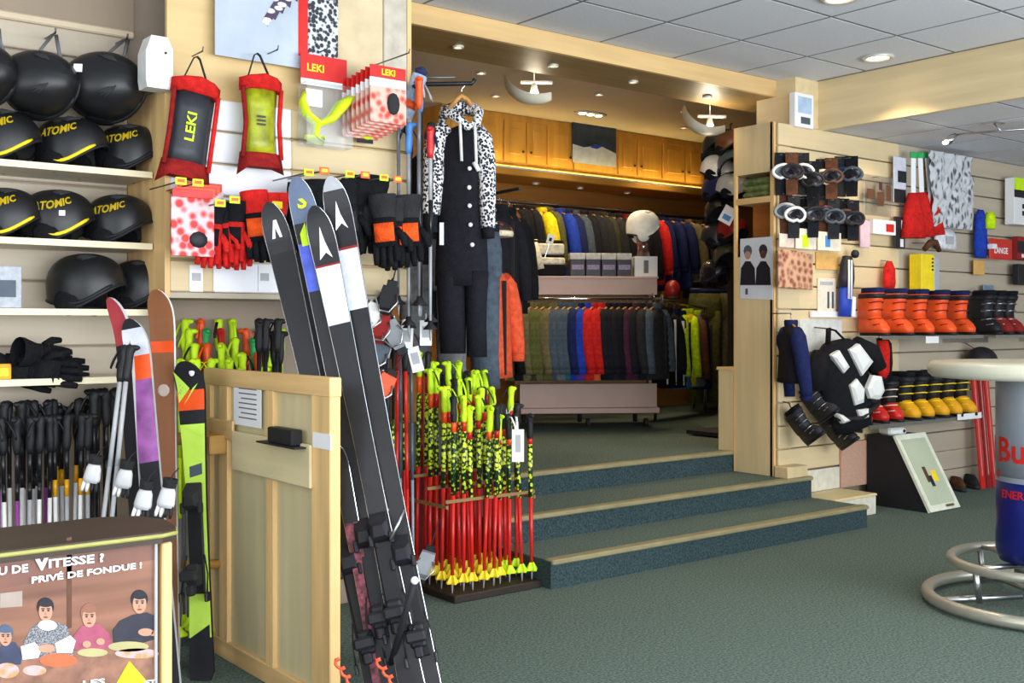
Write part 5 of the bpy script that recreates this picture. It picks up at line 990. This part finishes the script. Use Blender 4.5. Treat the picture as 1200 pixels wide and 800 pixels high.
p = AY(1042, 306, YI-.02); t = thing('climbing_pack', 'red and blue child glove pack beside the yellow carton', 'packaged goods', p); MB().loft([ering(0, .02, .02), ering(-.06, .055, .035), ering(-.16, .065, .035), ering(-.2, .05, .03)]).build('red_body', CL('red'), t); MB().loft([ering(-.2, .055, .035), ering(-.27, .06, .035)]).build('blue_cuff', CL('sky'), t); MB().cyl((0,0,0), (0,YS-p.y,.01), .003, n=6).build('hang_loop', WIRE, t)
p = AY(1149, 246, YI-.02); t = thing('blue_bag', 'blue folded sack with a yellow pouch beside the foil sheet', 'bag', p); MB().loft([ering(0, .03, .02), ering(-.06, .07, .035), ering(-.28, .085, .04), ering(-.38, .07, .03)]).build('sack', CL('blue'), t); MB().loft([ering(-.02, .04, .03, 12, .06, -.05), ering(-.08, .06, .035, 12, .06, -.05), ering(-.15, .055, .03, 12, .06, -.05)]).build('yellow_pouch', CL('neon'), t); MB().bx(.03, .09, -.09, -.04, -.31, -.27, .003).build('label_patch', PAPER, t); MB().cyl((0,0,0), (0,YS-p.y,.02), .003, n=6).build('hang_loop', WIRE, t)
a, b = AY(1160, 292, YI-.08), AY(1186, 292, YI-.08)
t = thing('brand_sign', 'small red sign with white lettering beside the blue sack', 'sign', ((a.x+b.x)/2, YI-.08, AY(1173, 304, YI-.08).z)); wS = b.x-a.x; hS = AY(1173, 280, YI-.08).z-t.location.z; MB().bx(-wS/2, wS/2, 0, .01, 0, hS, .002).build('board', P('red', .4), t); lettering('LANGE', .068, PAPER, t, lambda u, v, w: (u, -.001-w, v+hS*.42), bold=.001); MB().cyl((0,.01,hS*.5), (0,YS-YI+.08,hS*.5), .004, n=6).build('bracket', WIRE, t)
pack('strap_pack', 'grey blister pack under the blue sack', 1152, 1164, 334, 361, mat('grey_blue_pack', '6c7f92', .4, 0, .3, 20), YI); pack('strap_pack', 'small beige card under the blue sack', 1141, 1153, 305, 322, mat('orange_card', 'd9a860'), YI)
pack('helmet_box', 'yellow topped black and white box at the far right of the slat wall', 1183, 1206, 210, 264, PAPER, YI-.04, patch=[(.0,1,.72,1.0,P('neon')), (0,1,.58,.74,P('ink')), (.4,.6,.35,.45,P('ink')), (.4,.6,.2,.3,P('ink'))], depth=.08)
pack('red_pack', 'red and black printed pack below the yellow topped box', 1189, 1212, 278, 305, P('dred'), YI-.04, patch=[(0,.7,.3,.8,P('ink')), (.2,.8,.1,.25,PAPER)], depth=.05)
pack('red_pack', 'black and red blister pack under the printed red one', 1190, 1212, 310, 334, P('ink'), YI-.04, patch=[(.3,.8,.3,.8,P('red'))], depth=.05)
# ---------------------------------------------------------------- ski boots on glass shelves
def boot_proto():
    t = thing('ski_boot', 'boot', 'ski boot', (0,0,-70))       # toe towards -y
    def rr(z, w, y0, y1, n=16, e=.7): cy = (y0+y1)/2; hd = (y1-y0)/2; return [(w*math.copysign(abs(cos(2*pi*i/n))**e, cos(2*pi*i/n)), cy+hd*math.copysign(abs(sin(2*pi*i/n))**e, sin(2*pi*i/n)), z) for i in range(n)]
    MB().loft([rr(0, .036, -.165, .12), rr(.02, .04, -.165, .125)]).build('sole', P('black', .6), t)
    MB().loft([rr(.02, .047, -.15, .12), rr(.05, .052, -.15, .125), rr(.085, .05, -.12, .125), rr(.12, .048, -.06, .12), rr(.15, .047, -.035, .115)]).build('shell', P('orange', .35), t)
    MB().loft([rr(.11, .052, -.055, .125), rr(.16, .053, -.05, .125), rr(.23, .054, -.065, .12), rr(.28, .056, -.085, .105)]).build('upper_cuff', P('orange', .35), t)
    MB().loft([rr(.27, .048, -.08, .095), rr(.31, .05, -.095, .09), rr(.315, .04, -.085, .08)]).build('liner', CL('navy'), t)
    MB().loft([rr(.245, .057, -.078, .12), rr(.275, .059, -.09, .112)]).build('power_strap', P('ink', .7), t)
    for z, y in ((.07, -.1), (.105, -.055), (.165, -.05), (.215, -.058)): MB().tube([(-.05,y+.03,z),(-.03,y-.008,z+.006),(0,y-.018,z+.008),(.03,y-.008,z+.006),(.052,y+.03,z)], .0075, 6, flat=.6).build('buckle', METAL, t)
    return t
BP = boot_proto(); bfirst = [True]
def boot(label, loc, rz, col, cuff=None, liner='navy', strap='ink', buckle=None, group=None, sc=1.0, rx=0):
    mt = {'shell': P(col, .35), 'upper_cuff': P(cuff or col, .35), 'liner': CL(liner), 'power_strap': P(strap, .7), 'buckle': buckle or METAL, 'sole': P('black')}
    if bfirst[0]: bfirst[0] = False; t = BP; t['label'] = label; t.location = loc; t.rotation_euler = (rx,0,rz); t.scale = (sc,)*3; setmat(t, mt); t['group'] = group
    else: t = dup(BP, label, loc, (rx,0,rz), group, mt, sc)
    return t
GLS = clear('shelf_glass', (.86,.93,.9), .25, .05)
def gshelf(label, px0, px1, py, Y0_=4.28, thick=.012, m=None):
    z = AY((px0+px1)/2, py, Y0_).z; a, b = AY(px0, py, Y0_).x, AY(px1, py, Y0_).x; t = thing('boot_shelf', label, 'shelf', (a, Y0_, z)); MB().bx(0, b-a, 0, YS-Y0_, -thick, 0).build('board', m or GLS, t); MB().bx(0, b-a, -.004, 0, -thick-.012, .0).build('front_rail', METAL, t)
    for x in (.05, b-a-.05): MB().prism([(x-.004,-thick), (x+.004,-thick), (x+.004,-.06), (x-.004,-.06)], .08, YS-Y0_).build('bracket', METAL, t)
    return a, b, z
a, b, z1 = gshelf('upper display shelf carrying orange ski boots', 1034, 1152, 393)
for i in range(5): boot('bright orange ski boot with dark strap on the upper display shelf', (a+.10+(b-a-.2)*i/4, 4.42, z1+.001), -.35+.08*(i % 2), 'orange', 'orange', 'navy', 'ink', P('dred', .35), 'orange ski boots on the upper shelf', 1.06)
a, b, z2 = gshelf('lower display shelf carrying yellow and red ski boots', 1018, 1152, 492)
for i in range(8):
    red = i < 3; boot('red and black ski boot with pale buckles on the lower display shelf' if red else 'amber toed black ski boot with yellow buckles on the lower display shelf', (a+.08+(b-a-.16)*i/7, 4.43, z2+.001), -.35+.06*(i % 2), 'red' if red else 'amber', 'black', 'black', 'ink', P('cream') if red else P('yellow', .4), 'red boots on the lower shelf' if red else 'yellow boots on the lower shelf', 1.0 if red else 1.08)
pack('shelf_ticket', 'white shelf edge ticket under the orange boots', 1085, 1100, 394, 402, PAPER, 4.268, depth=.003, cat='label'); pack('shelf_ticket', 'long white shelf edge ticket under the yellow boots', 1122, 1150, 484, 491, PAPER, 4.268, depth=.003, cat='label')
a, b, z3 = gshelf('short shelf with black ski boots at the far right', 1166, 1240, 392)
for i in range(3): boot('black and dark red ski boot on the short right shelf', (a+.1+.17*i, 4.42, z3+.001), -.3, 'dred' if i else 'black', 'black', 'black', 'black', METAL, 'black boots on the short right shelf', 1.1)
for i in range(3):
    p = AY(1152+i*7, 470, 4.42); t = thing('red_ski', 'narrow red ski standing against the slat wall behind the bar table', 'ski', (p.x, 4.42, 0), (-.09,0,0), 'red skis by the slat wall'); MB().loft([[(-w, -.006, z), (w, -.006, z), (w, .006, z), (-w, .006, z)] for z, w in ((0,.036),(.3,.032),(.7,.032),(1.0,.038),(1.06,.028),(1.09,.008))], True, True, False).build('ski_body', P(('red', 'dred', 'red')[i], .35), t); MB().bx(-.006, .006, -.0075, -.006, .1, .95).build('stripe', P('pink'), t)
t = thing('dark_helmet', 'dark round helmet on the slat wall just above the bar table', 'helmet', AY(1150, 424, 4.42)); MB().ell((0,0,0), (.13,.12,.12), 16, 9, -20, 90).build('shell', P('ink', .4), t); MB().lathe([(.125,-.05),(.13,-.035),(.12,-.03)], 16, cap=False).build('rim', P('brown'), t); MB().tube([(0,.05,.1),(0,YS-4.42,.16)], .004, 6).build('hang_loop', WIRE, t)
# ---------------------------------------------------------------- body protector, backpack, hanging boots
p = AY(973, 397, 4.42); ax_z = p.z; vt = thing('body_armour', 'black body protector vest with large white plates on the slat wall', 'protector', (p.x, 4.38, p.z), (0, radians(-14), -.25))
sv = 7.4/1280
def vq(px, py, y): return ((px-985)*sv, y, -(py-392)*sv)
MB().loft([[(x*w+c, y*.075, -z) for x, y in [(cos(2*pi*i/16), sin(2*pi*i/16)) for i in range(16)]] for z, w, c in ((.02,.10,.0),(.08,.19,.0),(.2,.22,.0),(.4,.2,.0),(.55,.17,.0),(.62,.15,.0))]).build('vest', CL('black'), vt)
for pts in ([(962,405),(975,402),(985,425),(975,430)], [(988,405),(1005,402),(1020,428),(1000,440)], [(980,445),(992,440),(1000,455),(995,470),(982,470)], [(1003,455),(1015,442),(1028,447),(1028,465),(1018,473),(1005,468)], [(950,468),(962,475),(972,485),(960,485)], [(983,475),(1000,478),(998,488),(985,488)]):
    c = (sum(x for x, _ in pts)/len(pts), sum(y for _, y in pts)/len(pts)); b = MB(); b.loft([[vq(x, y, -.06) for x, y in pts], [vq(c[0]+(x-c[0])*.95, c[1]+(y-c[1])*.95, -.09) for x, y in pts], [vq(c[0]+(x-c[0])*.6, c[1]+(y-c[1])*.6, -.105) for x, y in pts]], True, True, False); b.build('plate', mat('white_plate', 'dedfdc', .4, 0, .04, 9), vt)
for s in (-1, 1):
    MB().tube([(s*.14,0,-.08),(s*.24,-.03,-.16),(s*.27,-.04,-.28)], [.07,.075,.06], 10).build('shoulder_cap', CL('black'), vt); MB().tube([(s*.07,0,-.02),(s*.03,.02,.05),(0,.05,.07)], .02, 6, flat=.4).build('strap', CL('black'), vt)
MB().tube([(-.18,-.06,-.5),(0,-.09,-.54),(.18,-.06,-.5)], .03, 8, flat=.5).build('waist_belt', CL('coal'), vt); MB().cyl((0,.05,.07), (0,.2,.08), .005, n=6).build('hang_loop', WIRE, vt)
t = jacket('race_suit', 'dark blue and black garment hanging beside the end panel', AY(927, 368, 4.42), .9, 'ink', 'navy', L=.55, sc=.8, zipc='white', cat='jacket')
tag(MB().tube([(AY(927,368,4.42).x, 4.42, AY(927,367,4.42).z), (AY(927,368,4.42).x, YS, AY(927,367,4.42).z)], .004, 6).build('display_hook', WIRE), 'wire hook of the dark blue garment by the end panel', 'hook')
pack('white_sheet', 'large pale paper sheet behind the body protector', 937, 986, 374, 412, mat('pale_sheet', 'd3d3cb', .6), YS-.006, cat='notice'); pack('price_rail', 'long white price rail on the slats above the body protector', 950, 1024, 365, 372, PAPER, YS-.02, patch=[(.4,.5,.2,.8,P('sky'))], depth=.02, cat='label')
bk = thing('backpack', 'red and black backpack hanging beside the body protector', 'backpack', AY(1033, 396, 4.44), (0,0,-.3), None, .78); MB().loft([ering(0, .06, .05), ering(-.05, .095, .08), ering(-.22, .105, .09), ering(-.36, .09, .08), ering(-.4, .06, .05)]).build('pack_body', CL('black'), bk)
MB().loft([ering(-.02, .05, .04, 12, -.03, -.05), ering(-.1, .065, .05, 12, -.03, -.06), ering(-.3, .06, .045, 12, -.03, -.06), ering(-.36, .04, .03, 12, -.03, -.05)]).build('front_pocket', CL('red'), bk); MB().tube([(-.03,0,0),(0,.03,.05),(.03,0,0)], .008, 6).build('handle', CL('red'), bk); MB().cyl((0,.03,.05), (0,.15,.06), .005, n=6).build('hang_loop', WIRE, bk)
for (px, py, rx, lb, c) in ((932, 512, .7, 'black and brown ski boot hanging toe down beside the end panel', 'ink'), (972, 518, .8, 'black ski boot with silver buckles hanging below the body protector', 'black'), (948, 486, .5, 'black and grey ski boot hanging above the toe down pair', 'coal')):
    p = AY(px+24, py+4, 4.36); t = boot(lb, (p.x, 4.36, p.z), .55, c, c, 'black', 'coal', METAL, 'hanging ski boots', .82); rV, cV = Vector((RX,RY,0)), Vector((-FX,-FY,0)); zl = (rV*(-.5-.1*rx)+Vector((0,0,.8))-cV*.25).normalized(); tv = rV*.6-Vector((0,0,.5))+cV*.65; tv = (tv-zl*tv.dot(zl)).normalized(); xl = (-tv).cross(zl); t.rotation_euler = Matrix((xl, -tv, zl)).transposed().to_euler()
    del t['group']
    q_ = Vector((p.x, 4.36, p.z))+zl*.25; tag(MB().tube([(q_.x, q_.y, q_.z), (q_.x+.01, q_.y+.03, q_.z+.04), (q_.x+.02, YS, q_.z+.045)], .005, 6).build('display_hook', WIRE), 'wire hook holding the %s' % lb.split(' hanging')[0], 'hook')
# ---------------------------------------------------------------- black box with a white sloping sign
sb = thing('sign_box', 'black wedge shaped box with a white framed sloping sign', 'display box', (6.8, 4.08, 0)); 
x0, x1 = 0, .36; 
b = MB(); pr_ = [(0,.0),(.47,.0),(.47,.50),(.27,.50)]; b.loft([[(x0, y, z) for y, z in pr_], [(x1, y, z) for y, z in pr_]], True, True, False); b.build('box_body', P('black', .6), sb)
def sl(u, v, o): return (x0+u, .27*v-.010-o*.88, .50*v+o*.47)
MB().loft([[sl(-.01,.0,.0), sl(.37,.0,.0), sl(.37,1.0,.0), sl(-.01,1.0,.0)], [sl(-.01,.0,.02), sl(.37,.0,.02), sl(.37,1.0,.02), sl(-.01,1.0,.02)]], True, True, False).build('sign_frame', mat('white_frame', 'd9dac8', .5), sb)
MB().loft([[sl(.03,.08,.02), sl(.33,.08,.02), sl(.33,.93,.02), sl(.03,.93,.02)], [sl(.03,.08,.023), sl(.33,.08,.023), sl(.33,.93,.023), sl(.03,.93,.023)]], True, True, False).build('sign_sheet', mat('sage_sheet', 'b4bca4', .5, 0, .05, 5), sb)
for u0, u1, v0, v1, m in ((.12,.16,.36,.56,'brown'), (.15,.19,.30,.44,'ink'), (.20,.26,.36,.5,'yellow'), (.2,.3,.03,.06,'olive')): MB().loft([[sl(u, v, .0235) for u, v in ((u0,v0),(u1,v0),(u1,v1),(u0,v1))], [sl(u, v, .0245) for u, v in ((u0,v0),(u1,v0),(u1,v1),(u0,v1))]], True, True, False).build('print_patch', P(m), sb)
t = thing('scanner_unit', 'small white device lying on the black sign box', 'device', (6.83, 4.42, .501), (0,0,-.3)); MB().bx(-.02, .14, -.06, .06, 0, .055, .015).build('case', mat('alarm_white', 'd8dad8'), t); MB().cyl((.11,-.062,.03), (.11,-.058,.03), .012, n=10).build('lens', P('ink'), t)
for px, py, c, lb in ((1122, 566, 'brown', 'small brown shoe on the floor past the sign box'), (1138, 563, 'coal', 'small dark shoe on the floor near the bar table')):
    p = AZ(px, py+8, 0); t = thing('shoe', lb, 'shoe', p, (0,0,-.6)); MB().loft([[(x*.045, y*.12, z) for x, y in [(cos(2*pi*i/12), sin(2*pi*i/12)) for i in range(12)]] for z in (0,.03)]).build('sole', P('ink'), t); MB().loft([[(x*.043*k, .03*(1-k)+y*.115*k, z) for x, y in [(cos(2*pi*i/12), sin(2*pi*i/12)) for i in range(12)]] for z, k in ((.03,1),(.06,.9),(.1,.55))]).build('upper', CL(c), t)
# ---------------------------------------------------------------- spotlights on the low ceiling
p = AZ(1165, 152, ZL-.05); t = thing('spot_track', 'chrome spotlight bar with two tilted heads on the low ceiling', 'spotlight', (p.x, p.y, ZL-.012)); MB().bx(-.05, .05, -.05, .05, 0, .012).build('ceiling_plate', CHROME, t); MB().tube([(-.1,.25,-.05),(.12,-.32,-.05)], .007, 8).build('bar', METAL, t); MB().tube([(0,0,0),(0.01,-.04,-.05)], .006, 6).build('stem', METAL, t)
for x, y in ((-.09,.22),(.11,-.28)): h_ = MB(); h_.tube([(x,y,-.05),(x-.03,y+.01,-.075),(x-.07,y+.03,-.105)], [.014,.024,.03], 12); hd = h_.build('lamp_head', CHROME, t); MB().ell((x-.072,y+.032,-.107), (.022,.022,.012), 10, 5).build('bulb', GLOW, hd)
spot('spot_track_lamp', (p.x-.1, p.y+.3, ZL-.14), 14, WARM, 80, .7, .03, (radians(50), 0, radians(10)))
# ---------------------------------------------------------------- bar table shaped like a drink can
dT = 4.95; cT = AD(1222, 700, dT); cT.z = 0; kT = dT/1280
bt = thing('bar_table', 'round bar table on a silver and blue drink can column with ring feet', 'bar table', cT); Rt = (1222-1095)*kT; rc = (1222-1171)*kT
zt = H-(424-380)*kT
MB().lathe([(.001,zt-.07),(Rt-.02,zt-.07),(Rt-.004,zt-.055),(Rt,zt-.035),(Rt-.004,zt-.012),(Rt-.02,zt),(Rt*.5,zt+.001),(.001,zt+.001)], 48).build('table_top', mat('pale_laminate_top', 'c9c8b4', .3, 0, .04, 6), bt)
zb = .21; zm = H-(560-380)*kT
MB().lathe([(rc,zm-.0),(rc,zt-.09),(rc*.94,zt-.07)], 40).build('can_upper', mat('can_silver', '9fa6b4', .35, .35, .06, 8), bt); MB().lathe([(rc*.92,zb),(rc,zb+.05),(rc,zm)], 40).build('can_lower', mat('can_blue', '14206e', .3, .2, .08, 8), bt)
MB().lathe([(rc+.001,zm-.012),(rc+.0015,zm+.012)], 40, cap=False).build('can_band', mat('can_silver', '9fa6b4'), bt)
th0 = atan2(-cT.y, -cT.x)     # towards the camera
CANRED = P('red', .4)
def wrap(zc, phi0): return lambda u, v, w: ((rc+.0015+w)*cos(th0+phi0+u/rc), (rc+.0015+w)*sin(th0+phi0+u/rc), zc+v)
lettering('Red Bull', .155, CANRED, bt, wrap(H-(527-380)*kT, -1.3), bold=.003); lettering('ENERGY DRINK', .05, CANRED, bt, wrap(H-(577-380)*kT, -.1), bold=.001)
lettering('®', .05, CANRED, bt, wrap(H-(556-380)*kT, -1.15)); MB().lathe([(rc*.6,zb-.06),(rc*.6,zb)], 24).build('column_foot', METAL, bt)
for R_, z_, r_, nm in ((Rt*1.0, .035, .028, 'floor_ring'), ((1222-1122)*kT, .20, .022, 'foot_ring')): MB().tube([(R_*cos(2*pi*i/56), R_*sin(2*pi*i/56), z_) for i in range(57)], r_, 10, cap=False).build(nm, mat('satin_steel', 'b9b6a8', .35, .6, .05, 10), bt)
for i in range(4):
    a = th0+.5+i*pi/2; MB().tube([(rc*.5*cos(a), rc*.5*sin(a), .05), (Rt*cos(a), Rt*sin(a), .035)], .016, 8).build('foot_bar', METAL, bt); MB().tube([(.36*cos(a+.3), .36*sin(a+.3), .05), (.385*cos(a+.3), .385*sin(a+.3), .2)], .014, 8).build('ring_post', METAL, bt); MB().tube([(rc*.6*cos(a+.3), rc*.6*sin(a+.3), .2), (.385*cos(a+.3), .385*sin(a+.3), .2)], .012, 8).build('ring_arm', METAL, bt)
# ---------------------------------------------------------------- display column of helmets and bags next to the end panel
XK = 6.55; pk = AX(846, 300, XK)
col = thing('display_column', 'black display column hung with helmets and bags behind the end panel', 'display column', (XK+.12, pk.y, ZU)); MB().bx(-.025, .025, -.025, .025, 0, AX(846, 160, XK).z-ZU).build('post', P('black', .6), col); MB().bx(-.2, .2, -.3, .3, 0, .03).build('base', P('black', .6), col)
KI = [(838, 172, 'coal', 'dark'), (856, 166, 'brown', 'brown'), (838, 196, 'white', 'white'), (857, 190, 'slate', 'slate grey'), (840, 220, 'navy', 'navy'), (856, 218, 'lgrey', 'silver'), (842, 246, 'black', 'black'), (858, 268, 'dred', 'dark red'), (838, 275, 'coal', 'charcoal'), (852, 300, 'moss', 'mossy green'), (838, 318, 'ink', 'ink black')]
for i, (px, py, c, nm) in enumerate(KI):
    p = AX(px, py, XK-.12); t = dup(HP, '%s helmet hung on the display column behind the end panel' % nm, (p.x, p.y, p.z-.09), (0, .25*((i % 3)-1), RZC+.6*(i % 3)-pi/2), 'helmets on the display column', {'shell': P(c, .3), 'trim_stripe': P(c), 'ear_pad': CL('black')}, .92)
    for ch in list(t.children):
        if ch.name.startswith('lettering'): bpy.data.objects.remove(ch)
    MB().tube([(0,.0,.18),(0,.0,.24),(0,.02,.25)], .006, 6).build('hang_strap', P('coal', .8), t)
t = thing('hang_tag', 'white card tag tilted among the column helmets', 'label', AX(853, 252, XK-.28), (0,.5,RZC)); MB().bx(-.05, .05, 0, .002, -.065, .065).build('card', PAPER, t); MB().bx(-.03, .03, -.001, 0, -.04, 0).build('print_patch', P('sky'), t); MB().cyl((0,0,.06), (0,.15,.09), .002, n=5).build('string', PAPER, t)
